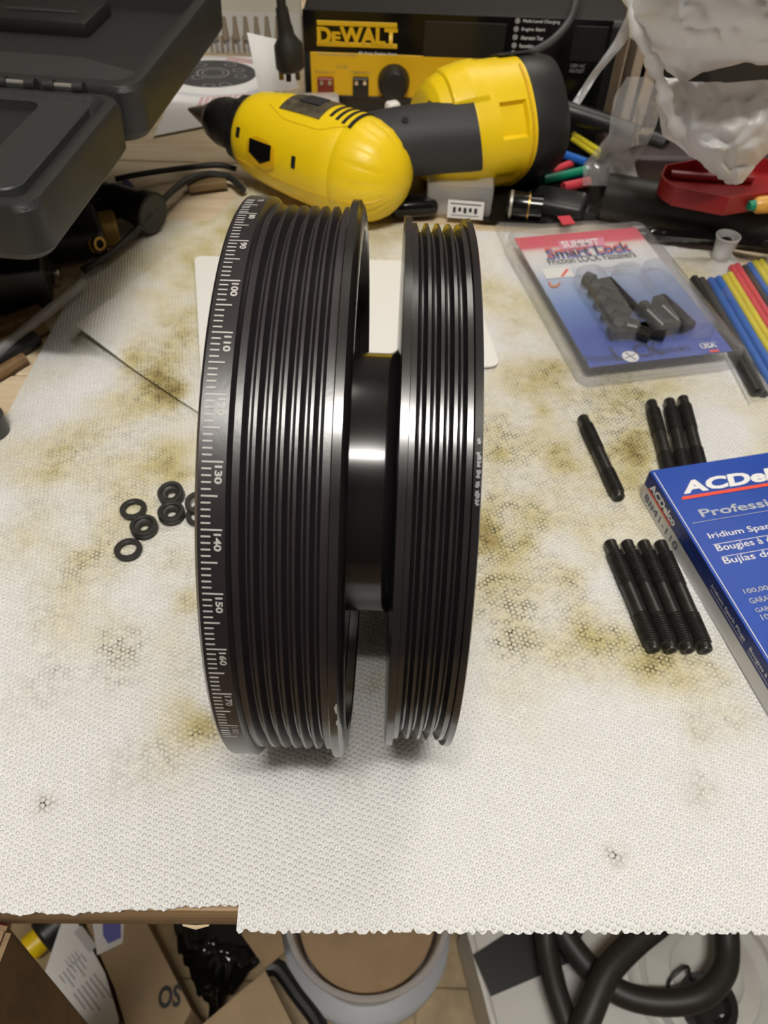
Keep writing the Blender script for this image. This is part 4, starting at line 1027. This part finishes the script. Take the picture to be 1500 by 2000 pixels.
obj('sleeve', B().lathe([(0, .0085), (.020, .0085), (.022, .006), (.022, 0)], f0 + UZ * .003, -fd, 24), M['rubber'], fb)
tag(soft_box('brass_fitting', 'tan square fitting beside the cord under the case', at(205, 470, 0), (.022, .020, .018), .35, M['tan'], 'fitting', .002))
bf = thing('brass_nut', 'small brass nut left of the tan fitting', 'nut', at(178, 478, 0))
q0 = at(182, 476, .010); obj('nut_body', B().lathe([(-.006, .003), (-.006, .0068), (.004, .0068), (.004, .003)], q0, (.8, -.5, .3), 6, closed=True), M['brass'], bf, ang=20)
obj('nut_collar', B().lathe([(.004, .003), (.004, .0052), (.008, .0048), (.008, .003)], q0, (.8, -.5, .3), 20, closed=True), M['brass'], bf)
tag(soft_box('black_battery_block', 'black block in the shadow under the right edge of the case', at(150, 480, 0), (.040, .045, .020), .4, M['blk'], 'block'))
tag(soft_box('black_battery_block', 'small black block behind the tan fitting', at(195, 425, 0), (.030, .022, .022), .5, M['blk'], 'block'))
tag(soft_box('wood_offcut', 'brown wood offcut under the drill nose', at(405, 365, .0), (.030, .014, .006), .35, wood('offcut', (.16, .10, .04), (.24, .16, .07)), 'offcut', .001))
bs_ = [[at(233, 350, .004), at(243, 345, .004)], [at(243, 362, .010), at(257, 357, .010)], [at(252, 380, .008), at(268, 376, .008)]]
tag(obj('blue_tape', B().grid(bs_).solid(.0006), M['bluep']), 'short blue strip of tape behind the black adapter', 'tape')
rg = [at(205, 380, .004), at(240, 352, .004), at(262, 372, .004), at(235, 400, .004)]
tag(obj('grey_rag', B().prism([at(200, 395, .0005), at(232, 362, .0005), at(262, 375, .0005), at(250, 392, .0005)], (0, 0, .003)), mat('grey_cloth', (.42, .40, .37), .9, bump=.3)), 'small grey cloth scrap behind the black adapter', 'cloth')
ct0, ct1 = at(-20, 702, .006), at(163, 552, .006)
tag(obj('clear_rod', B().tube([ct0, ct0 * .5 + ct1 * .5, ct1], .0034, 14), M['frost']), 'clear plastic rod on the bench left of the towels', 'rod')
wc = thing('white_bottle', 'white bottle with a grey cap at the left edge', 'bottle', at(-12, 850, BT))
w0 = at(-12, 850, BT)
obj('bottle_body', B().lathe([(0, 0), (0, .0085), (.001, .0095), (.014, .0095), (.017, .006), (.017, 0)], (w0.x, w0.y, BT), UZ, 28, ref=Vector((1, 0, 0))), mat('dark_glass', (.05, .05, .05), .3), wc)
obj('bottle_cap', B().lathe([(.016, 0), (.016, .0075), (.028, .0075), (.029, .006), (.029, 0)], (w0.x, w0.y, BT), UZ, 28, ref=Vector((1, 0, 0))), M['white'], wc)
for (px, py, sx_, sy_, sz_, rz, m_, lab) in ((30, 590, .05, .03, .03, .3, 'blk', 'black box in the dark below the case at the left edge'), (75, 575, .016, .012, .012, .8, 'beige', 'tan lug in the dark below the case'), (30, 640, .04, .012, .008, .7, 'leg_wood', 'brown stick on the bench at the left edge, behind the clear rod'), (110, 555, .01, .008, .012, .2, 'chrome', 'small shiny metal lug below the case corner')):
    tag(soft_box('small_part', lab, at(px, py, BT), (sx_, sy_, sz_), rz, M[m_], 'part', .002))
for (px, py, px2, py2, r_, m_, lab) in ((-40, 752, 48, 700, .004, 'leg_wood', 'brown dowel nearest the towel edge at the left'), (-40, 725, 72, 660, .005, 'blk', 'black rod behind the brown dowel at the left'), (0, 690, 90, 640, .004, 'leg_wood', 'brown dowel behind the clear rod at the left')):
    tag(obj('dowel', B().tube([at(px, py, r_ + BT), at((px + px2) / 2, (py + py2) / 2, r_ + BT), at(px2, py2, r_ + BT)], r_, 10), M[m_]), lab, 'rod')

# ================================================================== RIGHT CLUTTER
# hollow black hose
h0, h1 = at(1180, 382, .0165), at(1530, 440, .0165); hdv = (h1 - h0).normalized()
tag(obj('black_hose', B().lathe([(0, .0125), (0, .0158), (.002, .0163), ((h1 - h0).length, .0163), ((h1 - h0).length, .0125)], h0, hdv, 40, closed=True), M['rubber']), 'thick black rubber hose with an open end behind the blister pack', 'hose')
# black plastic bag under the hose
def crumple(px_rows, zf, amp, sc, seed, nx=26, ny=16, th_=.0004):
    rows = []
    nr = len(px_rows)
    for j in range(ny + 1):
        t = j / ny * (nr - 1); a = min(int(t), nr - 2); k_ = t - a
        r0, r1 = px_rows[a], px_rows[a + 1]; row = []
        for i in range(nx + 1):
            u = i / nx
            def samp(r):
                w_ = u * (len(r) - 1); c_ = min(int(w_), len(r) - 2); f = w_ - c_
                return [x * (1 - f) + y * f for x, y in zip(r[c_], r[c_ + 1])]
            s0, s1__ = samp(r0), samp(r1); px, py, dz = [x * (1 - k_) + y * k_ for x, y in zip(s0, s1__)]
            q_ = zf(px, py, dz)
            n_ = noise.noise(Vector((px * sc, py * sc, seed))); n2 = abs(noise.noise(Vector((px * sc * 2.3, py * sc * 2.3, seed + 5))))
            edge = 1
            row.append(q_ + Vector((0, -1, .6)) * amp * (n_ * .8 + (n2 - .25) * 1.0) * edge)
        rows.append(row)
    b = B().grid(rows); b.solid(th_); return b
zf_table = lambda px, py, z: at(px, py, z)
tag(obj('black_plastic_bag', crumple([[(1240, 470, .002), (1380, 478, .003), (1530, 500, .003)], [(1235, 455, .010), (1380, 468, .011), (1530, 490, .012)], [(1230, 440, .012), (1380, 455, .013), (1530, 475, .014)]], zf_table, .004, .02, 3), M['blk_gloss'], ang=60), 'crumpled black plastic bag under the hose, beside the clear caps', 'plastic bag')
for (px, py, lab) in ((1406, 505, 'small frosted cup standing beside the towel corner'), (1512, 520, 'small frosted cup at the right edge, half out of frame')):
    c_ = at(px, py, 0); cpz = thing('frosted_cup', lab, 'cup', (c_.x, c_.y, 0), 'small frosted cups')
    obj('cup_wall', B().lathe([(0, 0), (.0, .0062), (.017, .0084), (.017, .0078), (.001, .0057), (.001, 0)], (c_.x, c_.y, .0008), UZ, 28, ref=Vector((1, 0, 0))), M['frost'], cpz, ang=40)
    obj('cup_lip', B().lathe([(.0165, .0078), (.0165, .0087), (.0176, .0087), (.0176, .0078)], (c_.x, c_.y, .0008), UZ, 28, ref=Vector((1, 0, 0)), closed=True), M['frost'], cpz)
# red tray
rt = thing('red_tray', 'red plastic tray with a low rim, under the white bag', 'tray', at(1440, 370, .03))
zr = .047
def rz_(px, py, z): return at(px, py, z)
outer = [at(1291, 340, zr), at(1298, 352, zr), at(1320, 366, zr), at(1425, 386, zr), at(1545, 368, zr), at(1560, 318, zr), at(1420, 300, zr), at(1300, 322, zr)]
cen = sum(outer, Vector()) / len(outer)
def sc_(f, z): return [Vector((cen.x + (p_.x - cen.x) * f, cen.y + (p_.y - cen.y) * f, z)) for p_ in outer]
lp = [sc_(.975, zr - .0135), sc_(.985, zr - .0125), sc_(1.0, zr), sc_(.965, zr), sc_(.955, zr - .009)]
bb = B(); V_ = [[bb.bm.verts.new(p_) for p_ in L] for L in lp]
for A_, C_ in zip(V_[:-1], V_[1:]):
    for i in range(len(outer)): bb.bm.faces.new((A_[i], A_[(i + 1) % 8], C_[(i + 1) % 8], C_[i]))
bb.bm.faces.new(V_[-1]); bb.bm.faces.new(V_[0][::-1]); obj('tray_body', bb, M['red'], rt, ang=30)
pp = at(1368, 336, zr - .008); obj('tray_post', B().lathe([(0, 0), (0, .0065), (.003, .0055), (.026, .005), (.026, 0)], (pp.x, pp.y, zr - .009), UZ, 20, ref=Vector((1, 0, 0))), M['red'], rt)
obj('tray_rib', B().tube([at(1310, 340, zr - .006), at(1368, 345, zr - .006), at(1470, 350, zr - .006)], .003, 8, 3), M['red'], rt)
ys = thing('yellow_screwdriver', 'orange yellow handle with a green end at the right edge', 'screwdriver', at(1490, 400, 0))
y0_, y1_ = at(1472, 401, .040), at(1545, 396, .040)
obj('handle', B().lathe([(0, 0), (0, .004), (.003, .0058), (.03, .0062), ((y1_ - y0_).length, .005), ((y1_ - y0_).length, 0)], y0_, (y1_ - y0_), 20), mat('amber_plastic', (.66, .34, .05), .35), ys)
obj('end_cap', B().lathe([(-.004, 0), (-.004, .003), (.001, .0042), (.001, 0)], y0_, (y1_ - y0_), 16), M['green'], ys)
# coloured offcuts beside the battery
for (a, c_, r_, m_, lab) in (((1120, 262, .010), (1180, 300, .010), .0028, 'yel', 'upper yellow tube offcut beside the drill battery'), ((1118, 272, .008), (1168, 306, .008), .0028, 'yel', 'lower yellow tube offcut beside the drill battery'), ((1095, 300, .008), (1145, 318, .008), .0045, 'blue', 'blue tube offcut beside the drill battery'),
                         ((1060, 352, .006), (1145, 332, .008), .0045, 'green', 'green tube offcut in front of the drill battery'), ((1100, 366, .007), (1150, 355, .007), .005, 'redt', 'red tube offcut in front of the green one'), ((1078, 335, .004), (1118, 318, .004), .004, 'redt', 'thin dark red offcut behind the green one')):
    A_, C_ = at(*a), at(*c_); tag(obj('tube_offcut', B().tube([A_, (A_ + C_) / 2, C_], r_ * .8, 14), M[m_]), lab, 'tube', 'coloured tube offcuts')
# dark metal socket with bright rings
sk = thing('black_socket', 'black metal socket with a brass ring in front of the drill battery', 'socket', at(1030, 405, 0))
k0, k1 = at(990, 398, .010), at(1058, 405, .010)
kd = (k1 - k0); kl = kd.length; kd.normalize()
obj('socket_body', B().lathe([(0, 0), (0, .0085), (.002, .0098), (kl * .6, .0098), (kl * .65, .0085), (kl, .0085), (kl, 0)], k0, kd, 28), M['blk_gloss'], sk)
obj('socket_ring', B().lathe([(kl * .6, .0094), (kl * .6, .0103), (kl * .64, .0103), (kl * .64, .0094)], k0, kd, 28, closed=True), M['brass'], sk)
obj('socket_lip', B().lathe([(.002, .0094), (.002, .0102), (.004, .0102), (.004, .0094)], k0, kd, 28, closed=True), M['tip'], sk)
tag(soft_box('dark_pouch', 'dark shiny pouch behind the clear box and drill', at(800, 405, 0), (.038, .040, .014), .2, M['blk_gloss'], 'pouch', .006))
tag(soft_box('dark_pouch', 'dark pouch between the black socket and the hose', at(1090, 410, 0), (.042, .030, .012), -.3, M['blk'], 'pouch', .005))
tag(soft_box('tan_block', 'tan wood block under the drill handle', at(835, 345, 0), (.045, .018, .012), .1, M['beige'], 'block', .002))
tag(obj('black_loop', B().tube([at(790, 375, .004), at(830, 352, .012), at(855, 345, .014), at(868, 362, .008), at(862, 385, .003)], .0022, 8, 5), M['rubber']), 'thin black wire loop under the drill handle', 'wire')
tag(soft_box('white_cube', 'small white plastic piece above the drill handle', aty(766, 236, .700), (.012, .010, .016), .5, M['white'], 'piece', .003))
# black tray behind, and beige slats of an organiser
og = thing('slatted_organiser', 'beige board organiser with dark slots behind the clear bag', 'organiser', (.245, .72, BT))
for px0, px1, yb in ((1192, 1226, .722), (1236, 1246, .722), (1256, 1262, .722)):
    a, c_ = aty(px0, 205, yb), aty(px1, 50, yb)
    obj('slat', B().box(((a.x + c_.x) / 2, yb, (BT + c_.z) / 2), (c_.x - a.x, .030, c_.z - BT), bev=.0008, seg=1), M['beige'], og)
a, c_ = aty(1188, 210, .735), aty(1420, 40, .735)
obj('back_panel', B().box(((a.x + c_.x) / 2, .739, (BT + c_.z) / 2), (c_.x - a.x, .006, c_.z - BT)), M['blk'], og)
obj('base_panel', B().box(((a.x + c_.x) / 2, .712, BT + .004), (c_.x - a.x, .054, .008)), M['blk'], og)
tag(soft_box('added_dark_crate', 'black crate added to keep the tear in the white bag dark', (.39, .86, BT), (.30, .12, .13), .05, M['blk'], 'crate', .006))  # added filler box, put there so the tear shows dark instead of bench
db = soft_box('dark_toolbox', 'dark maroon toolbox behind the red tray and bag', at(1345, 335, 0), (.15, .05, .022), .02, mat('maroon_plastic', (.035, .02, .02), .45), 'toolbox', .004)
# black bar sloping behind the battery
tag(obj('black_bar', B().tube([at(1100, 215, .03), at(1180, 240, .025), at(1300, 285, .022)], .008, 12), M['blk']), 'black bar sloping behind the drill battery toward the bag', 'bar')
dark = [[(940, 432, .001), (1060, 436, .002), (1210, 425, .002)], [(930, 400, .003), (1060, 395, .004), (1220, 390, .003)], [(930, 350, .002), (1070, 345, .003), (1230, 340, .003)], [(1000, 290, .001), (1100, 285, .002), (1260, 280, .002)], [(1060, 225, .001), (1140, 225, .002), (1280, 225, .001)]]
tag(obj('black_film_sheet', crumple(dark, zf_table, .0022, .03, 77, 40, 30), M['blk_gloss'], ang=60), 'crumpled sheet of black film spread under the coloured offcuts and socket', 'sheet')
# clear crinkled bag
clear = [[(1138, 362, .012), (1195, 362, .014), (1250, 372, .012)], [(1140, 320, .025), (1185, 315, .03), (1240, 318, .02)], [(1190, 262, .05), (1235, 285, .055), (1265, 280, .045)], [(1200, 190, .07), (1245, 200, .075), (1290, 220, .06)], [(1225, 150, .085), (1262, 150, .09), (1300, 180, .07)]]
tag(obj('clear_bag', crumple(clear, zf_table, .005, .022, 8), M['haze_film'], ang=40), 'crinkled clear plastic bag left of the white bag', 'plastic bag')
strip = [[(1118, 200, .06), (1132, 205, .06)], [(1150, 150, .075), (1172, 140, .075)], [(1200, 80, .095), (1220, 85, .095)], [(1225, 30, .11), (1240, 60, .11)]]
tag(obj('plastic_strip', crumple(strip, zf_table, .003, .03, 12, 6, 16), M['frost'], ang=40), 'narrow clear plastic strip crossing the right end of the charger', 'strip')
# white bag: upper flap with a torn slit, lower flap with a pointed corner
up = [[(1225, -40, .17), (1330, -60, .19), (1560, -60, .20)], [(1232, 30, .155), (1330, 40, .165), (1560, 30, .175)], [(1262, 90, .140), (1350, 85, .150), (1560, 80, .16)], [(1288, 128, .125), (1360, 115, .135), (1440, 116, .14), (1560, 120, .145)], [(1330, 165, .112), (1368, 142, .120), (1450, 122, .126), (1560, 128, .13)]]
wb = thing('white_plastic_bag', 'crumpled translucent white plastic bag hanging over the right rear corner', 'plastic bag', at(1400, 200, .06))
obj('upper_flap', crumple(up, zf_table, .010, .010, 21, 60, 44), M['bag'], wb, ang=60)
lw = [[(1300, 150, .114), (1345, 158, .116), (1420, 160, .12), (1560, 155, .12)], [(1285, 205, .105), (1350, 195, .112), (1430, 190, .115), (1560, 195, .112)], [(1300, 262, .090), (1355, 250, .10), (1440, 245, .105), (1560, 240, .10)], [(1345, 305, .076), (1385, 290, .088), (1445, 290, .092), (1530, 270, .09)], [(1385, 335, .066), (1410, 330, .072), (1445, 330, .074), (1490, 315, .075)], [(1424, 358, .058), (1432, 359, .059), (1442, 359, .059), (1452, 356, .06)]]
obj('lower_flap', crumple(lw, zf_table, .009, .011, 33, 60, 50), M['bag'], wb, ang=60)
hm = [(1222, -20, .166), (1232, 40, .152), (1258, 110, .136), (1282, 160, .124), (1298, 215, .108), (1320, 265, .092), (1362, 302, .078), (1400, 338, .066), (1426, 357, .058)]
obj('bag_hem', B().tube([at(*p_) + UZ * .004 for p_ in hm], [.004 + .0012 * math.sin(i * .9) + .0008 * math.sin(i * 2.3) for i in range(49)], 10, 6), M['bag'], wb, ang=60)

# ================================================================== UNDER THE BENCH
def fp(px, py, z): return at(px, py, z)
# cardboard carton, big print, with a blue-on-white sticker
kb = thing('cardboard_box', 'open tan cardboard box with dark print, under the left of the bench', 'box', fp(300, 1900, FZ))
zk = -.60
kq = [fp(158, 1780, zk), fp(275, 1780, zk), fp(374, 1972, zk), fp(330, 2050, zk), fp(262, 2060, zk), fp(224, 1930, zk)]
obj('box_body', B().prism([Vector((p_.x, p_.y, FZ + .0005)) for p_ in kq], (0, 0, zk - FZ - .0005)), M['cardbd2'], kb, ang=0)
kn = Vector((.6, -.8, 0))
s0 = fp(178, 1800, zk); s1_ = fp(232, 1800, zk)
sq = [fp(180, 1795, zk), fp(243, 1795, zk), fp(240, 1842, zk), fp(190, 1866, zk)]
stk = obj('sticker', B().prism([p_ + UZ * .0005 for p_ in sq], (0, 0, .0004)), M['paper'], kb, ang=0)
sh5 = [fp(201, 1795, zk), fp(236, 1795, zk), fp(237, 1832, zk), fp(212, 1844, zk), fp(202, 1828, zk)]
obj('sticker_badge', B().prism([p_ + UZ * .0012 for p_ in sh5], (0, 0, .0004)), M['bluep'], stk, ang=0)
tu = (fp(330, 1955, zk) - fp(268, 1962, zk)).normalized(); tv = Vector((-tu.y, tu.x, 0))
o_ = fp(308, 1972, zk); text('box_lettering', 'OS', M['blk_print'], kb, (o_.x, o_.y, zk), tu, tv, .022, .020, .04, 0, .0015)
o_ = fp(262, 1960, zk); text('box_lettering', 'K', M['brownp'], kb, (o_.x, o_.y, zk), tu, tv, .014, .014, .0, 0, .0015)
# shipping parcel with a white label
sp = thing('shipping_parcel', 'flat parcel with a white address label, leaning under the bench left', 'parcel', fp(150, 1920, FZ))
zl = -.60
lq = [fp(122, 1798, zl), fp(152, 1803, zl), fp(205, 1900, zl), fp(232, 1990, zl), fp(225, 2040, zl), fp(150, 2035, zl), fp(86, 1905, zl)]
obj('parcel_body', B().prism([Vector((p_.x, p_.y, FZ + .001)) for p_ in lq], (0, 0, zl - FZ - .002)), M['cardbd'], sp, ang=0)
obj('address_label', B().prism([p_ * 1 for p_ in lq], (0, 0, .0008)), M['paper'], sp, ang=0)
lu_ = (fp(205, 1935, zl) - fp(165, 1882, zl)).normalized(); lv_ = Vector((-lu_.y, lu_.x, 0))
def lbar(px, py, a0, a1, b0, b1, m): 
    o_ = fp(px, py, zl); o2 = quad('label_print', m, sp, (o_.x, o_.y, zl + .0012), lu_, lv_, a0, a1, b0, b1, lift=.0004); return o2
for k_ in range(7): lbar(106, 1905, .004, .014 + .005 * ((k_ * 2) % 3), .003 + k_ * .0042, .0042 + k_ * .0042, M['greyp'])
for k_ in range(6): lbar(140, 1945, .0, .020 + .006 * (k_ % 3), .002 + k_ * .0046, .0034 + k_ * .0046, M['greyp'])
for k_ in range(4): lbar(124, 1880, 0, .010, .002 + k_ * .0036, .003 + k_ * .0036, M['greyp'])
lbar(145, 1822, 0, .028, 0, .009, mat('label_grey', (.5, .49, .48), .6))
# yellow black grip
yk = thing('yellow_black_tool', 'black tool grip with a yellow end, under the bench at far left', 'tool', fp(80, 1840, FZ))
za = -.69; y0_, y1_ = fp(52, 1858, za), fp(118, 1800, za)
obj('tool_grip', B().lathe([(.018, 0), (.018, .019), (.022, .022), ((y1_ - y0_).length * 1.3, .022), ((y1_ - y0_).length * 1.3, 0)], y0_, (y1_ - y0_), 28), M['blk'], yk)
obj('tool_end', B().lathe([(0, 0), (.0, .012), (.003, .0145), (.02, .0145), (.02, 0)], y0_, (y1_ - y0_), 28), M['yellow'], yk)
tag(soft_box('red_rag', 'dark red object in the corner under the far left of the bench', fp(-30, 1825, FZ) * 1, (.06, .05, .03), .2, M['darkred'], 'rag', .01))
# black bag with shiny folds
blackbag = [[(318, 1770, -.64), (400, 1770, -.63), (470, 1785, -.64)], [(345, 1850, -.63), (410, 1840, -.61), (490, 1835, -.63)], [(366, 1905, -.64), (420, 1890, -.615), (505, 1868, -.64)], [(402, 1972, -.67), (430, 1945, -.65), (505, 1885, -.66)], [(405, 2010, -.70), (425, 1985, -.69), (460, 1925, -.69)]]
tag(obj('black_bag', crumple(blackbag, zf_table, .016, .016, 50, 40, 40, .001), M['blk_gloss'], ang=40), 'shiny black plastic bag under the bench between the two cardboard boxes', 'plastic bag')
kb2 = thing('cardboard_box', 'small tan cardboard box with a sharp corner, on the floor left of the clear tub', 'box', fp(480, 1960, FZ))
z2 = -.62
kq2 = [fp(518, 1896, z2), fp(575, 2010, z2), fp(480, 2120, z2), fp(385, 2010, z2)]
obj('box_body', B().prism([Vector((p_.x, p_.y, FZ + .001)) for p_ in kq2], (0, 0, z2 - FZ)), M['cardbd2'], kb2, ang=0)
obj('box_tape', B().prism([kq2[0] * .5 + kq2[3] * .5 + UZ * .0003, kq2[0] * .53 + kq2[3] * .47 + UZ * .0003, kq2[1] * .53 + kq2[2] * .47 + UZ * .0003, kq2[1] * .5 + kq2[2] * .5 + UZ * .0003], (0, 0, .0006)), M['cardbd'], kb2, ang=0)
tag(obj('cardboard_scrap', B().prism([fp(472, 1826, -.625), fp(480, 1800, -.625), fp(545, 1800, -.625), fp(556, 1860, -.625), fp(518, 1890, -.625)], (0, 0, -.004)), M['cardbd']), 'flat cardboard scrap tucked between black bag and clear tub', 'cardboard')
# round clear tub on a grey lid
tbz = -.60; tc0 = fp(716, 1826, FZ)
tb = thing('clear_tub', 'round clear plastic tub standing on its grey lid, on the floor under the bench', 'tub', (tc0.x, tc0.y, FZ))
obj('tub_lid', B().lathe([(0, 0), (0, .092), (.004, .096), (.012, .096), (.015, .091), (.015, 0)], (tc0.x, tc0.y, FZ + .0008), UZ, 72, ref=Vector((1, 0, 0))), M['grey'], tb)
obj('tub_wall', B().lathe([(.0155, .075), (tbz - FZ - .02, .082), (tbz - FZ - .008, .084), (tbz - FZ - .006, .088), (tbz - FZ, .088), (tbz - FZ, .082), (tbz - FZ - .02, .079), (.0175, .072)], (tc0.x, tc0.y, FZ), UZ, 72, ref=Vector((1, 0, 0))), M['tub'], tb, ang=40)
obj('tub_content', B().lathe([(.018, 0), (.018, .070), (.085, .074), (.088, 0)], (tc0.x, tc0.y, FZ), UZ, 48, ref=Vector((1, 0, 0))), M['cardbd'], tb)
dk = [fp(520, 1890, -.71), fp(545, 1893, -.71), fp(580, 1940, -.71), fp(618, 1992, -.71), fp(640, 2050, -.71)]
tag(obj('black_strap', B().tube(dk, .009, 10, 5), M['blk']), 'black strap on the floor in front of the clear tub', 'strap')
# white machine with black hoses
mw = thing('white_machine', 'white enamelled machine with a black corner plate and round well, under the bench right', 'machine', fp(1250, 1900, FZ))
zm = -.62
mq = [fp(905, 1790, zm), fp(975, 2060, zm), fp(1560, 2060, zm), fp(1560, 1790, zm), fp(1240, 1700, zm)]
bb = B().prism([Vector((p_.x, p_.y, FZ + .003)) for p_ in mq], (0, 0, zm - FZ)); bmesh.ops.bevel(bb.bm, geom=bb.bm.edges[:], offset=.006, segments=3, affect='EDGES')
obj('machine_body', bb, M['white_mach'], mw, ang=40)
pq = [fp(924, 1868, zm), fp(958, 1948, zm), fp(1108, 1884, zm), fp(1150, 1800, zm), fp(1050, 1790, zm), fp(1000, 1818, zm)]
obj('corner_plate', B().prism([Vector((p_.x, p_.y, zm + .0025)) for p_ in pq], (0, 0, .006)), M['blk'], mw, ang=0)
pv = [fp(1090, 1875, zm), fp(1135, 1862, zm), fp(1165, 1905, zm), fp(1120, 1965, zm)]
obj('grey_panel', B().prism([Vector((p_.x, p_.y, zm + .0025)) for p_ in pv], (0, 0, .004)), mat('pale_grey_panel', (.5, .49, .48), .4), mw, ang=0)
wl_ = fp(1370, 1905, zm); wl_.z = zm + .003
obj('well_ring', B().lathe([(0, .078), (.005, .076), (.008, .068), (.004, .061), (.0, .058)], wl_, UZ, 56, ref=Vector((1, 0, 0))), M['white_mach'], mw, ang=50)
obj('well_cone', B().lathe([(0.001, .058), (.010, .046), (.013, .038), (.007, .033), (.006, 0)], wl_, UZ, 56, ref=Vector((1, 0, 0))), M['white_mach'], mw, ang=50)
kn_ = fp(1395, 1965, zm + .02)
obj('black_knob', B().lathe([(-.020, 0), (-.020, .028), (.0, .028), (.007, .023), (.007, .015), (.0, .012), (-.002, 0)], kn_, (.3, -.25, .9), 32, ref=Vector((1, 0, 0))), M['blk'], mw)
obj('wire_clip', B().tube([fp(1303, 1940, zm + .012), fp(1308, 1915, zm + .02), fp(1325, 1898, zm + .025), fp(1343, 1888, zm + .025), fp(1347, 1912, zm + .02)], .0018, 8, 5), M['blk'], mw)
def hose(lab, pts, r):
    tag(obj('black_hose', B().tube([fp(a, c_, zm + (z + .44) * 1.15) for (a, c_, z) in pts], r * 1.27, 14, 7), M['rubber']), lab, 'hose', 'black hoses on the white machine')
hose('black hose making the wide loop round the well of the white machine', [(1085, 1770, -.395), (1105, 1830, -.40), (1165, 1905, -.405), (1225, 1945, -.405), (1300, 1958, -.40), (1370, 1945, -.395), (1412, 1900, -.395), (1420, 1850, -.395), (1415, 1780, -.39)], .0098)
hose('black hose crossing the white machine diagonally from lower left to upper right', [(1125, 2040, -.395), (1150, 1980, -.385), (1185, 1900, -.38), (1235, 1845, -.38), (1290, 1800, -.38), (1330, 1760, -.38)], .0105)
hose('black hose running down the left of the white machine', [(1062, 1770, -.40), (1068, 1850, -.405), (1085, 1930, -.405), (1112, 2010, -.405), (1125, 2060, -.405)], .0088)
tag(soft_box('black_case', 'dark case at the far right under the bench', fp(1600, 1760, FZ), (.08, .14, .16), .5, M['blk'], 'case', .006))
